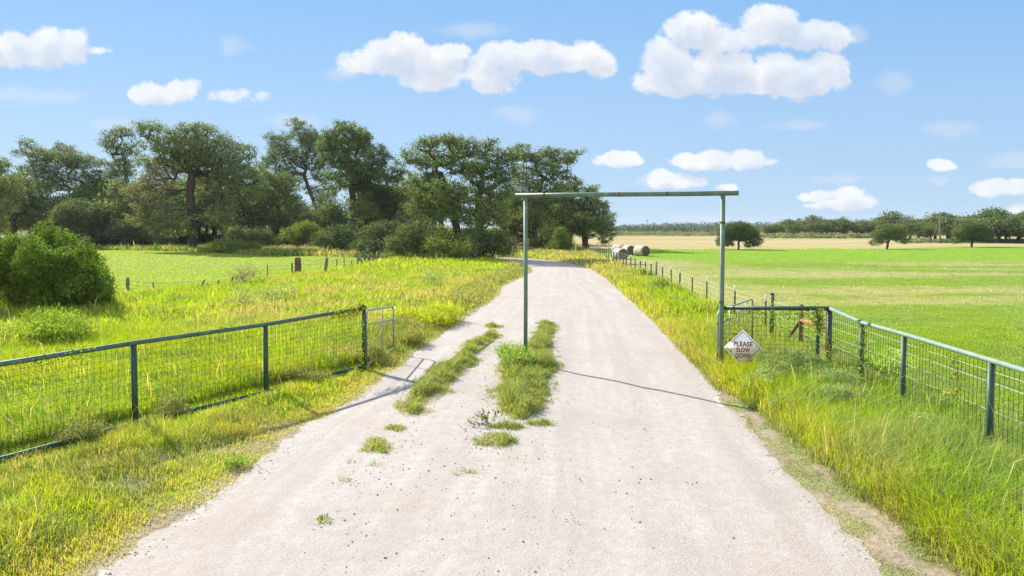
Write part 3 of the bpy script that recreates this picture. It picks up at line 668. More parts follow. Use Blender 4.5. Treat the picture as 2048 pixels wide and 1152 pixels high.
RC = AT(1659, 640, 16.15)[:2]; RE = AT(2048, 640, 9.44)[:2]
def right_fence():
    d = (RE - RC) / np.linalg.norm(RE - RC)
    def on(px):
        a = (px - CX) / F; k = d[0] / d[1]; Y = (RC[0] - k * RC[1]) / (a - k); return np.array([a * Y, Y])
    key = [(1727, 645), (1813, 668.5), (1990, 721)]
    A0 = AR + ADIR * .06
    A0 = np.array([AR[0] + .05, AR[1] + .02])
    P = [A0, AT(1636, 640, 16.17)[:2], RC] + [on(k[0]) for k in key]
    Z = [AT(1443, 616, A0[1])[2], AT(1636, 616.5, 16.17)[2], AT(1659, 617, 16.15)[2]] + [AT(px, py, p[1])[2] for (px, py), p in zip(key, P[3:])]
    P += [P[-1] + d * 2.6, P[-1] + d * 5.2, P[-1] + d * 7.8]; Z += [Z[-1] + .0] * 3
    r = thing('pipe_fence', (*RC, 0), 'green pipe fence with fine mesh, from the slow-down sign along the right verge', 'fence')
    for i, (p, z) in enumerate(zip(P, Z)):
        if i == 0: continue
        m = MB(); m.tube([(*p, -.1), (*p, z - .02)], .046 if i != 2 else .055, 12); m.build('post', M_POST, r, True)
    m = MB(); m.tube([(*p, z) for p, z in zip(P[:3], Z[:3])], .048, 12); m.build('top_rail', M_POST, r, True)
    m = MB(); m.tube([(*p, z) for p, z in zip(P[2:], Z[2:])], .043, 12); m.build('top_rail', M_PALE, r, True)
    s = [0] + list(np.cumsum([np.linalg.norm(b - a) for a, b in zip(P[:3], P[1:3])]))
    mesh_panel(P[:3], lambda t: .06, lambda t: np.interp(t, s, Z[:3]), 'mesh_panel', M_WIRE, r, .104, .0032)
    s2 = [0] + list(np.cumsum([np.linalg.norm(b - a) for a, b in zip(P[2:], P[3:])]))
    mesh_panel(P[2:], lambda t: .06, lambda t: np.interp(t, s2, Z[2:]), 'mesh_panel', M_WIREG, r, .105, .0040, hz=(.32, .64, .96, 1.28))
    return P, Z
RP, RZ = right_fence()

# ------------------------------------------------------------------ tube gates
def rounded(a, b, z0, z1, rad=.14, n=5):
    """closed-top hoop from a (bottom) over to b (bottom)"""
    a, b = np.asarray(a), np.asarray(b); u = (b - a) / np.linalg.norm(b - a); p = [(*a, z0)]
    for t in np.linspace(0, math.pi / 2, n): q = a + u * rad * (1 - math.cos(t)); p.append((*q, z1 - rad + rad * math.sin(t)))
    for t in np.linspace(0, math.pi / 2, n): q = b - u * rad * (1 - math.sin(t)); p.append((*q, z1 - rad + rad * math.cos(t)))
    p.append((*b, z0)); return p
def tube_gate(name, a, b, z0, z1a, z1b, label, uprights, mids, mesh, root_z=0):
    r = thing(name, (*a, 0), label, 'gate')
    u = (b - a); m = MB()
    path = rounded(a, b, z0, 0, .16); L = np.linalg.norm(u)
    pts = []
    for x, y, z in path:
        t = np.dot(np.array([x, y]) - a, u) / L / L; top = z1a + (z1b - z1a) * t
        pts.append((x, y, z if z == z0 else top + z))
    m.tube(pts, .024, 10); m.build('frame', M_GALV, r, True)
    for h in mids: m = MB(); m.tube([(*a, z1a + h), (*b, z1b + h)], .02, 8); m.build('rail', M_GALV, r, True)
    m = MB(); m.tube([(*a, z0), (*b, z0)], .022, 8); m.build('rail', M_GALV, r, True)
    for t in uprights:
        p = a + u * t; m = MB(); m.tube([(*p, z0), (*p, z1a + (z1b - z1a) * t)], .018, 8); m.build('upright', M_GALV, r, True)
    mesh_panel([a, b], lambda t: z0, lambda t: z1a + (z1b - z1a) * t / L + mesh, 'mesh_panel', M_WIRE, r, .10, .0022)
    for z in (z0 + .25, z1a - .3): h = MB(); h.tube([(*(a - u / L * .07), z), (*(a + u / L * .03), z)], .016, 8); h.build('hinge', M_RUST, r)
ga = AT(733, 640, LP[0][1] + .05)[:2]; gb = AT(787, 640, 19.6)[:2]
tube_gate('walk_gate', ga, gb, .14, AT(733, 621, ga[1])[2], AT(787, 613, gb[1])[2], 'small grey tube gate standing open at the end of the left fence', (.55,), (-.36,), -.36)
fa = AT(1436, 640, AR[1] + .14)[:2]; fb = AT(1505, 640, 20.0)[:2]
tube_gate('farm_gate', fa, fb, .2, AT(1436, 622, fa[1])[2], AT(1505, 598, fb[1])[2], 'grey tube farm gate swung open behind the right post of the arch', (.3, .55, .78), (-.32,), -.32)

# ------------------------------------------------------------------ the sign
def sign():
    c = AT(1486, 696, AR[1] - .26)
    r = thing('road_sign', tuple(c), 'white diamond sign reading please slow down leaning on the mesh', 'sign')
    fx = np.array([.985, -.17, 0]); fx /= np.linalg.norm(fx); fn = np.array([-.17, -.985, .10]); fn -= fx * (fn @ fx); fn /= np.linalg.norm(fn); fz = np.cross(fn, fx) * -1
    if fz[2] < 0: fz = -fz
    hd = .445; toW = lambda x, z, o=0: c + fx * x + fz * z + fn * o
    def plate(poly_o, poly_i, o0, o1):
        v = [toW(x, z, o1) for x, z in poly_o]; n = len(v)
        if poly_i is None:
            v += [toW(x, z, o0) for x, z in poly_o]
            return v, [tuple(range(n)), tuple(range(2 * n - 1, n - 1, -1))] + [(i, n + i, n + (i + 1) % n, (i + 1) % n) for i in range(n)]
        v += [toW(x, z, o1) for x, z in poly_i]
        return v, [(i, (i + 1) % n, n + (i + 1) % n, n + i) for i in range(n)]
    def dia(h, rc=.03):
        out = []
        for k, (cx_, cz_) in enumerate(((h, 0), (0, h), (-h, 0), (0, -h))):
            a0 = k * math.pi / 2
            for t in (-.6, -.2, .2, .6):
                a = a0 + t * math.pi / 4 / .75; cc = (h - rc * 1.414)
                out.append((cc * math.cos(a0) + rc * math.cos(a), cc * math.sin(a0) + rc * math.sin(a)))
        return out
    def pm(name, v, f, mat, par):
        q4 = [x for x in f if len(x) == 4]; big = [x for x in f if len(x) != 4]
        tri = []
        for bq in big: tri += [(bq[0], bq[i], bq[i + 1]) for i in range(1, len(bq) - 1)]
        return np_mesh(name, v, [np.array(q4), np.array(tri).reshape(-1, 3)], mat, par)
    v, f = plate(dia(hd), None, -.004, 0); bd = pm('board', v, f, M_SIGN, r)
    v, f = plate(dia(hd - .045, .022), dia(hd - .062, .018), 0, .0022); pm('border', v, f, M_RED, bd)
    for txt, zc, wd in (('PLEASE', .095, .435), ('SLOW', -.045, .315), ('DOWN', -.185, .345)):
        cu = bpy.data.curves.new('tmp', 'FONT'); cu.body = txt; cu.align_x = 'CENTER'; cu.align_y = 'CENTER'; cu.size = .165; cu.offset = .0055; cu.extrude = .0008; cu.space_character = 1.08
        t = bpy.data.objects.new('tmp', cu); COL.objects.link(t); bpy.context.view_layer.update()
        me = bpy.data.meshes.new_from_object(t.evaluated_get(bpy.context.evaluated_depsgraph_get()))
        bpy.data.objects.remove(t); bpy.data.curves.remove(cu)
        co = np.array([w.co[:] for w in me.vertices]); co[:, 0] *= wd / (co[:, 0].max() - co[:, 0].min()); co[:, 1] *= .118 / (co[:, 1].max() - co[:, 1].min()); co[:, 1] -= (co[:, 1].max() + co[:, 1].min()) / 2
        W = np.array([toW(a, b + zc, .0025 + d) for a, b, d in co]) - c
        me.vertices.foreach_set('co', W.astype(np.float32).ravel()); me.materials.clear(); me.materials.append(M_RED); me.update(); me.name = 'lettering'
        o = bpy.data.objects.new('lettering', me); COL.objects.link(o); o.parent = bd
    for a, b, k in ((-.30, -.085, .011), (.30, .03, .008)): m = MB(); m.tube([toW(a, b, .001), toW(a, b, k)], k, 10); m.build('bolt', M_BLACK, bd)
    m = MB()
    for a, b in (((-.29, -.10), (-.26, -.06)), ((-.285, -.06), (-.275, -.10)), ((-.30, -.07), (-.25, -.075))): m.box(toW((a[0] + b[0]) / 2, (a[1] + b[1]) / 2, .003), (.008, .024, .001), np.array([fx, fz, fn]))
    m.build('scuff_mark', M_BLACK, bd)
sign()

# ------------------------------------------------------------------ long fence of steel posts and bright wires, right
def wire_fence():
    r = thing('wire_fence', (tf_x(22.9), 22.9, 0), 'long fence of thin dark posts with white tips and bright wires beside the right field', 'fence')
    px = [1534, 1471.7, 1414.7, 1386, 1361, 1342.5, 1325.4, 1313, 1303, 1291, 1281, 1271, 1262, 1253, 1246.6, 1240, 1233, 1227.5, 1222.7, 1217.5, 1212.9, 1209, 1205.6, 1201.7, 1198.4, 1195, 1191.5, 1187.5, 1184, 1180.5, 1177, 1173, 1169, 1165]
    ys = [7.645 / ((p - CX) / F - .035) for p in px]
    rr = random.Random(3)
    for p, Y in zip(px, ys):
        X = tf_x(Y); thick = p in (1253, 1217.5); wood = p == 1313
        h = 1.24 if not thick else 1.32; lean = rr.uniform(-.03, .03)
        if wood or thick:
            m = MB(); m.tube([(X, Y, -.05), (X + lean, Y, h + (.12 if wood else .05))], .065 if wood else .05, 9); m.build('line_post', M_WOOD if wood else M_TPOST, r, True); continue
        s = .042 if Y > 35 else .030; m = MB()
        m.box((X + lean / 2, Y, h / 2 - .1), (s, .006, h / 2 - .02)); m.box((X + lean / 2, Y + s * .9, h / 2 - .1), (.006, s * .8, h / 2 - .02))
        po = m.build('t_post', M_TPOST, r)
        if (rr.random() < .55 and Y < 60) or Y < 32:
            t = MB(); t.box((X + lean / 2, Y, h - .02), (s + .004, .01, .12)); t.build('white_tip', M_TIP, po)
    Y = np.concatenate([[3.0, 7], np.arange(9.5, 23, 2.5), np.array(ys)])
    for h in (.28, .52, .76, .98, 1.18):
        m = MB(); m.tube([(tf_x(y), y - .02, h + .012 * math.sin(y * 2.1 + h * 9)) for y in Y], np.where(Y > 40, .006, .0042), 4, False); m.build('wire', M_SMOOTH, r)
    # rusty corner brace the wires run through
    b = thing('corner_brace', (tf_x(18.1), 18.1, 0), 'rusty brown pipe brace of two posts and a strut behind the mesh', 'fence brace')
    p1 = AT(1602, 640, 19.9)[:2]; p2 = AT(1656, 640, 18.1)[:2]; pd = G(1566, 690)[:2]
    for p, top in ((p1, AT(1602, 609, p1[1])[2]), (p2, AT(1656, 618, p2[1])[2])):
        m = MB(); m.tube([(*p, -.1), (*p, top)], .058, 12); m.build('post', M_RUST, b, True)
    m = MB(); m.tube([(*p1, AT(1602, 640, p1[1])[2]), (*p2, AT(1656, 657, p2[1])[2])], .045, 12); m.build('rail', M_RUSTY, b, True)
    m = MB(); m.tube([(*p1, AT(1602, 641, p1[1])[2]), (*pd, 0)], .045, 12); m.build('strut', M_RUST, b, True)
    g = AT(1544, 600, 21.2); top = AT(1544, 587, 21.2)[2]
    s = thing('gate_post', (g[0], g[1], 0), 'single dark green pipe post with creeper, taller than the rail in front', 'post')
    m = MB(); m.tube([(g[0], g[1], -.1), (g[0], g[1], top)], .062, 12); m.build('shaft', M_POST, s, True)
    m = MB(); m.tube([(g[0], g[1], top - .03), (g[0], g[1], top + .012)], .067, 12); m.build('cap', M_RUST, s, True)
wire_fence()

# ------------------------------------------------------------------ old post fence, left
def old_fence():
    r = thing('barbed_wire_fence', (*OLD[3], 0), 'old barbed wire fence of crooked wooden stakes across the left meadow', 'fence')
    #       px, base, top, lean(px), radius, wood
    L = [(100, 598, 566, 0, .06, 0), (180, 595, 566, 2, .05, 1), (255, 592, 555, 0, .085, 0), (308, 589, 564, -2, .03, 1), (399, 581, 559, 10, .05, 0), (432, 578, 560, 6, .035, 1), (460, 574, 553, 6, .04, 1),
         (507, 566, 543, 0, .028, 1), (534, 561, 529, 1, .03, 1), (584, 554, 526, 0, .06, 1), (595, 553, 515, 0, .24, 2), (649, 551, 515, 5, .13, 0), (673, 538, 518, 1, .04, 1), (688, 538, 514, 0, .04, 1), (703, 536, 520, 0, .04, 1),
         (715, 535, 515, 0, .07, 0), (754, 525, 506, 0, .07, 0), (765, 524, 510, 0, .05, 0), (782, 521, 508, 0, .07, 0)]
    tops = []
    for px, by, ty, ln, rad, kind in L:
        b = G(px, by); t = AT(px + ln, ty, b[1] + .02)
        k = np.linspace(0, 1, 5)[:, None]; pts = b + (t - b) * k; pts[1:4, 0] += np.array([.02, .03, .015]) * rad * 6; pts[0][2] = -.1
        m = MB(); m.tube(pts, rad * np.array([1.08, 1.02, .98, .97, .93]), 10); m.build('stump_post' if kind == 2 else 'stake', M_WOODB if kind else M_WOOD, r, True); tops.append((b, t))
    for f in (.42, .66, .88):
        m = MB(); pts = []
        for (b, t), (b2, t2) in zip(tops, tops[1:]):
            for q in (0, .5): p = (b + (t - b) * f) * (1 - q) + (b2 + (t2 - b2) * f) * q; pts.append((p[0], p[1] - .03, min(p[2], 1.25 * f + .1) - (.05 if q else 0)))
        m.tube(pts, .006, 4, False); m.build('wire', M_WIRE, r)
old_fence()

# ------------------------------------------------------------------ hay bales
def bales():
    def bale(cx, by, dia_px, ang, ln, label, sc=1.0):
        g = G(cx, by); rad = dia_px / F * g[1] / 2
        r = thing('hay_bale', (g[0], g[1], 0), label, 'hay bale', 'round bales by the field fence')
        ax = np.array([math.cos(ang), math.sin(ang), 0]); n = 40; lim = []
        prof = [(-.5, .90), (-.47, .985), (-.3, 1.0), (-.1, 1.01), (.1, 1.0), (.3, 1.005), (.47, .985), (.5, .90)]
        c = np.array([g[0], g[1], rad * .95]); px = np.array([-ax[1], ax[0], 0]); th = np.arange(n) * 2 * math.pi / n
        sag = 1 - .06 * (np.sin(th) < -.75)
        v = np.concatenate([c + ax * (t * ln) + rad * k * (np.cos(th)[:, None] * px * 1.02 + (np.sin(th) * sag)[:, None] * np.array([0, 0, 1])) for t, k in prof])
        q = [(i * n + j, i * n + (j + 1) % n, (i + 1) * n + (j + 1) % n, (i + 1) * n + j) for i in range(len(prof) - 1) for j in range(n)]
        np_mesh('net_wrap', v, [np.array(q)], M_HAYW, r, smooth=True)
        for s in (-1, 1):
            rings = [(.895, .5), (.6, .515), (.3, .505), (.02, .52)]
            v = np.concatenate([c + ax * (s * t * ln) + rad * k * (np.cos(th)[:, None] * px * 1.02 + (np.sin(th) * sag)[:, None] * np.array([0, 0, 1])) * (1 + .03 * (vn(th * 4, th * 0, int(k * 100)) - .5))[:, None] for k, t in rings])
            q = [(i * n + j, i * n + (j + 1) % n, (i + 1) * n + (j + 1) % n, (i + 1) * n + j) for i in range(3) for j in range(n)]
            np_mesh('hay_face', v, [np.array(q)], M_HAYF, r)
    bale(1240, 520, 24, R(-66), 1.3, 'round hay bale nearest the fence, front one of the four')
    bale(1256, 511, 21, R(-62), 1.3, 'round hay bale in the middle, between the front bale and the lone right one')
    bale(1238, 509.5, 21, R(-50), 1.5, 'palest hay bale, rearmost, hidden behind the front bale')
    bale(1283, 513, 22.5, R(-60), 1.55, 'round hay bale standing apart on the right, face turned to the field')
bales()

# ------------------------------------------------------------------ far poles, lines and sheds
def poles():
    L = [(1294, 468, 439, 'lone utility pole left of the arch post, over the pale scrub'), (1618, 474, 439, 'utility pole in the far tree row, leftmost of the four in line'), (1649, 474, 443, 'shorter utility pole second from left before the far oaks'),
         (1694.5, 474.5, 437, 'tallest utility pole in front of the far oaks'), (1880, 487, 431, 'utility pole rising behind the oaks at far right')]
    tops = []
    for px, by, ty, lab in L:
        g = G(px, by); t = AT(px, ty, g[1]); r = thing('utility_pole', (g[0], g[1], 0), lab, 'utility pole', 'poles of the distant power line')
        m = MB(); m.tube([(g[0], g[1], -.1), (t[0], g[1], t[2])], np.array([.17, .12]), 8); m.build('pole', M_POLE, r, True)
        m = MB(); m.box((t[0], g[1], t[2] - .5), (.75, .05, .06)); m.build('crossarm', M_POLE, r); tops.append(t)
        for dx in (-.65, 0, .65): m = MB(); m.tube([(t[0] + dx, g[1], t[2] - .44), (t[0] + dx, g[1], t[2] - .28)], .05, 6); m.build('insulator', M_TIP, r)
    A, B, C_, D_ = tops[1], tops[2], tops[3], tops[4]
    r = thing('power_line', tuple(A), 'thin power wires sagging between the far utility poles', 'power line')
    for dx in (-.65, .65):
        m = MB(); pts = []
        for a, b in ((A + (A - C_) * 1.2, A), (A, B), (B, C_), (C_, D_), (D_, D_ + (D_ - C_) * .35)):
            for t in np.linspace(0, 1, 8)[:-1]: p = a + (b - a) * t; pts.append((p[0] + dx, p[1], p[2] - .3 - 1.2 * 4 * t * (1 - t) * .6))
        m.tube(pts, .02, 4, False); m.build('wire', M_LINE, r)
    def shed(px, by, w_px, h_px, dep, label, ph, wall, roof):
        g = G(px, by); w = w_px / F * g[1] / 2; h = h_px / F * g[1]; r = thing('shed', (g[0], g[1], 0), label, 'shed')
        m = MB(); m.box((g[0], g[1] + dep / 2, h * .42), (w, dep / 2, h * .42)); wo = m.build('wall', wall, r)
        m = MB(); v = [(g[0] - w * 1.08, g[1] - .2, h * .84), (g[0] + w * 1.08, g[1] - .2, h * .84), (g[0] + w * 1.08, g[1] + dep / 2, h * (1 + ph)), (g[0] - w * 1.08, g[1] + dep / 2, h * (1 + ph)), (g[0] - w * 1.08, g[1] + dep + .2, h * .84), (g[0] + w * 1.08, g[1] + dep + .2, h * .84)]
        m.add(v, [(0, 1, 2, 3), (3, 2, 5, 4), (0, 4, 5, 1)], [(0, 3, 4), (1, 5, 2)]); m.build('roof', roof, r)
        m = MB(); m.box((g[0] + w * .2, g[1] - .03, h * .35), (w * .28, .04, h * .33)); m.build('door', M_DARK, r)
    shed(1512, 477, 15, 12.5, 5, 'small dark shed with a pale roof beside the round oak in the dry field', .05, M_SHEDW, M_SHEDR)
    shed(18, 497, 50, 24, 4.5, 'white roofed shed behind the big cedar bush at the left edge', .06, M_SHEDW, M_TIP)
poles()

# ------------------------------------------------------------------ trees
M_BARK = pmat('oak_bark', [(.3, (.035, .028, .024)), (.55, (.085, .07, .06)), (.78, (.16, .14, .125))], 5, .95, bump=.9, stretch=(3, 3, .6), spec=.05)
M_BARKG = pmat('grey_dead_bark', [(.3, (.12, .10, .09)), (.55, (.20, .175, .16)), (.78, (.28, .25, .23))], 5, .95, bump=.9, stretch=(3, 3, .6), spec=.05)
OAK = np.array([[.075, .108, .036], [.100, .136, .044], [.130, .162, .052]]); OAKG = np.array([[.095, .130, .050], [.125, .160, .060], [.150, .170, .07]])
OAKY = np.array([[.10, .14, .026], [.135, .18, .03], [.18, .21, .036]]); OAKD = np.array([[.058, .092, .032], [.078, .115, .040], [.098, .135, .044]])
BRUSH = np.array([[.15, .17, .085], [.19, .20, .11], [.13, .155, .07]]); CEDAR = np.array([[.07, .115, .018], [.105, .165, .020], [.155, .225, .026]]); DEADL = np.array([[.17, .125, .09], [.2, .16, .12], [.14, .12, .09]])

def leaf_quads(C, size, pal, r, asp=.62, up=0.0, mat_share=None, flat=.0):
    """a small pointed leaf spray at each point of C"""
    n = len(C); d = r.normal(0, 1, (n, 3)); d[:, 2] = d[:, 2] * (1 - flat) + up; d /= np.linalg.norm(d, axis=1)[:, None]
    e = r.normal(0, 1, (n, 3)); e -= d * np.sum(d * e, 1)[:, None]; e /= np.linalg.norm(e, axis=1)[:, None]
    s = size * r.uniform(.6, 1.35, n)[:, None]
    v = np.stack([C - d * s * .5, C + e * s * asp * .5 + d * s * .08, C + d * s * .5, C - e * s * asp * .5 + d * s * .08], 1).reshape(-1, 3)
    q = np.arange(n)[:, None] * 4 + np.array([0, 1, 2, 3])
    c = pal[r.integers(0, len(pal), n)] * r.uniform(.7, 1.3, (n, 1))
    return v, q, np.repeat(c, 4, axis=0)
def grow(trunk, clumps, r0, r, step=.7, tip=.022, jit=.12):
    """limbs from a trunk path to every leaf clump; returns node positions, parents, radii"""
    T = [np.asarray(trunk[0], float)]
    for a, b in zip(trunk, trunk[1:]):
        a, b = np.asarray(a, float), np.asarray(b, float); k = max(1, int(np.linalg.norm(b - a) / step))
        for i in range(1, k + 1): T.append(a + (b - a) * i / k + r.normal(0, .04, 3) * (i < k))
    pos = list(T); par = [-1] + list(range(len(T) - 1)); low = max(1, int(len(T) * .35))
    order = np.argsort(np.linalg.norm(clumps - T[-1], axis=1)); tips = []
    for ci in order:
        c = clumps[ci]; Pn = np.array(pos); dv = c - Pn; dist_ = np.linalg.norm(dv, axis=1)
        cost = dist_ + .9 * np.maximum(0, Pn[:, 2] - c[2]); cost[:low] += 50
        i = int(np.argmin(cost)); d0 = np.linalg.norm(c - pos[i]); k = max(1, int(d0 / step)); p = i; A = np.array(pos[i])
        bow = min(.22 * d0, 1.0)
        for j in range(1, k + 1):
            t = j / k; q = A + (c - A) * t + np.array([0, 0, bow * math.sin(math.pi * t) * .7]) + r.normal(0, jit, 3) * (j < k) * min(1, d0)
            pos.append(q); par.append(p); p = len(pos) - 1
        tips.append(p)
    n = len(pos); w = np.zeros(n); 
    for t in tips: w[t] += 1
    for i in range(n - 1, 0, -1): w[par[i]] += w[i]
    rad = tip * np.maximum(w, 1) ** .5
    big = rad[0]; rad = np.where(rad > tip * 1.5, tip * 1.5 + (rad - tip * 1.5) * (r0 - tip * 1.5) / max(big - tip * 1.5, .01), rad)
    rad[0] *= 1.35
    return np.array(pos), np.array(par), rad
def limb_mesh(pos, par, rad, sides=6):
    i = np.nonzero(par >= 0)[0]; a, b = pos[par[i]], pos[i]; ra, rb = np.minimum(rad[par[i]], rad[i] * 1.5), rad[i]
    ra = np.where(par[i] == 0, rad[0], ra)
    d = b - a; L = np.linalg.norm(d, axis=1)[:, None] + 1e-6; d /= L; u = np.cross(d, np.array([.31, .17, .93])); u /= np.linalg.norm(u, axis=1)[:, None] + 1e-9; w = np.cross(d, u)
    th = np.arange(sides) * 2 * math.pi / sides; ring = u[:, None, :] * np.cos(th)[None, :, None] + w[:, None, :] * np.sin(th)[None, :, None]
    b2 = b + d * rb[:, None] * .4; a2 = a - d * ra[:, None] * .25
    v = np.concatenate([a2[:, None] + ring * ra[:, None, None], b2[:, None] + ring * rb[:, None, None]], 1).reshape(-1, 3)
    j = np.arange(sides); q = np.stack([j, (j + 1) % sides, (j + 1) % sides + sides, j + sides], 1)
    return v, (np.arange(len(i))[:, None, None] * 2 * sides + q).reshape(-1, 4)
def blob_clumps(blobs, gap, r, fill=1.0):
    """points spread through ellipsoids (c, radii), kept apart, thicker towards the outside"""
    out = []
    for c, rd in blobs:
        c, rd = np.asarray(c), np.asarray(rd); vol = 4.19 * rd.prod(); n = max(6, int(vol / gap ** 3 * 1.1 * fill))
        d = r.normal(0, 1, (n * 3, 3)); d /= np.linalg.norm(d, axis=1)[:, None]; k = r.uniform(.12, 1, n * 3) ** .42
        P = c + d * k[:, None] * rd; P = P[P[:, 2] > .04]; got = 0
        for p in P:
            if got >= n: break
            if out and np.min(np.sum((np.array(out[-400:]) - p) ** 2, 1)) < (gap * .72) ** 2: continue
            out.append(p); got += 1
    return np.array(out)
def tree_mesh(root, trunk, blobs, r0, pal, r, gap=.88, per=70, size=.23, spread=.32, fill=1.0, bark=None, dead=None, names=('trunk', 'crown'), leafmat=None, up=.0, asp=.62, step=.7, stems=None, flat=.0, sq=.72, tip=.022):
    cl = blob_clumps(blobs, gap, r, fill)
    pos, par, rad = grow(trunk, cl, r0, r, step, tip, min(.12, step * .17)); v, q = limb_mesh(pos, par, rad)
    if stems:
        for s in stems:
            m = MB(); m.tube(s[0], s[1], 7); v2 = np.concatenate(m.v); q2 = np.concatenate(m.q); q = np.concatenate([q, q2 + len(v)]); v = np.concatenate([v, v2])
    np_mesh(names[0], v, [q], bark or M_BARK, root, smooth=True)
    per_c = (per * r.uniform(.55, 1.4, len(cl))).astype(int); idx = np.repeat(np.arange(len(cl)), per_c)
    s = spread * r.uniform(.7, 1.3, len(cl))
    C = cl[idx] + r.normal(0, 1, (len(idx), 3)) * s[idx][:, None] * np.array([1, 1, sq]); C = C[C[:, 2] > .03]; 
    v, q, c = leaf_quads(C, size, pal, r, asp, up, flat=flat)
    # each clump a touch lighter or yellower than the next
    tint = np.clip(1 + r.normal(0, .14, (len(cl), 1)) + r.normal(0, .05, (len(cl), 3)), .6, 1.5); ti = idx[:len(C)]; c = c * np.repeat(tint[ti], 4, axis=0)
    if dead is not None:
        (dc, dr, share, dpal) = dead; k = np.sum(((C - np.asarray(dc)) / np.asarray(dr)) ** 2, 1) < 1; k &= r.random(len(C)) < share
        nc = dpal[r.integers(0, len(dpal), len(C))] * r.uniform(.7, 1.2, (len(C), 1)); kk = np.repeat(k, 4); c[kk] = np.repeat(nc, 4, axis=0)[kk]
    np_mesh(names[1], v, [q], leafmat or M_LEAF, root, colors=np.clip(c, .003, .8))
    return root
def px_blobs(L, D, r, depth=1.0, ragged=0):
    """crown lobes named by where they show: (x, y, half width, half height[, how much nearer]); ragged > 0 breaks each up into uneven tufts"""
    out = []
    for b in L:
        dz = b[4] if len(b) > 4 else r.uniform(-1, 1) * 2.2
        c = AT(b[0], b[1], D + dz); k = (D + dz) / F; rx, ry, rz = b[2] * k, (b[2] + b[3]) / 2 * k * depth, b[3] * k
        if not ragged: out.append((c, (rx, ry, rz))); continue
        for _ in range(ragged):
            d = r.normal(0, 1, 3); d /= np.linalg.norm(d); q = r.uniform(.25, .95); f = r.uniform(.30, .60)
            out.append((c + d * q * np.array([rx, ry, rz]), (max(.55, rx * f * 1.1), max(.55, ry * f), max(.4, rz * f * .85))))
    return out
def front_tree(base, trunk_px, lobes, r0, pal, label, seed, cat='oak tree', name='oak_tree', D=None, ragged=9, **kw):
    r = np.random.default_rng(seed); g = G(*base) if D is None else AT(base[0], base[1], D); g[2] = 0
    t = thing(name, tuple(g), label, cat, 'oaks at the edge of the left wood' if name == 'oak_tree' else None)
    tr = [(g[0], g[1], -.2)] + [tuple(AT(x, y, g[1] + dz)) for x, y, dz in trunk_px]
    return tree_mesh(t, tr, px_blobs(lobes, g[1], r, 1.0, ragged), r0, pal, r, **kw)

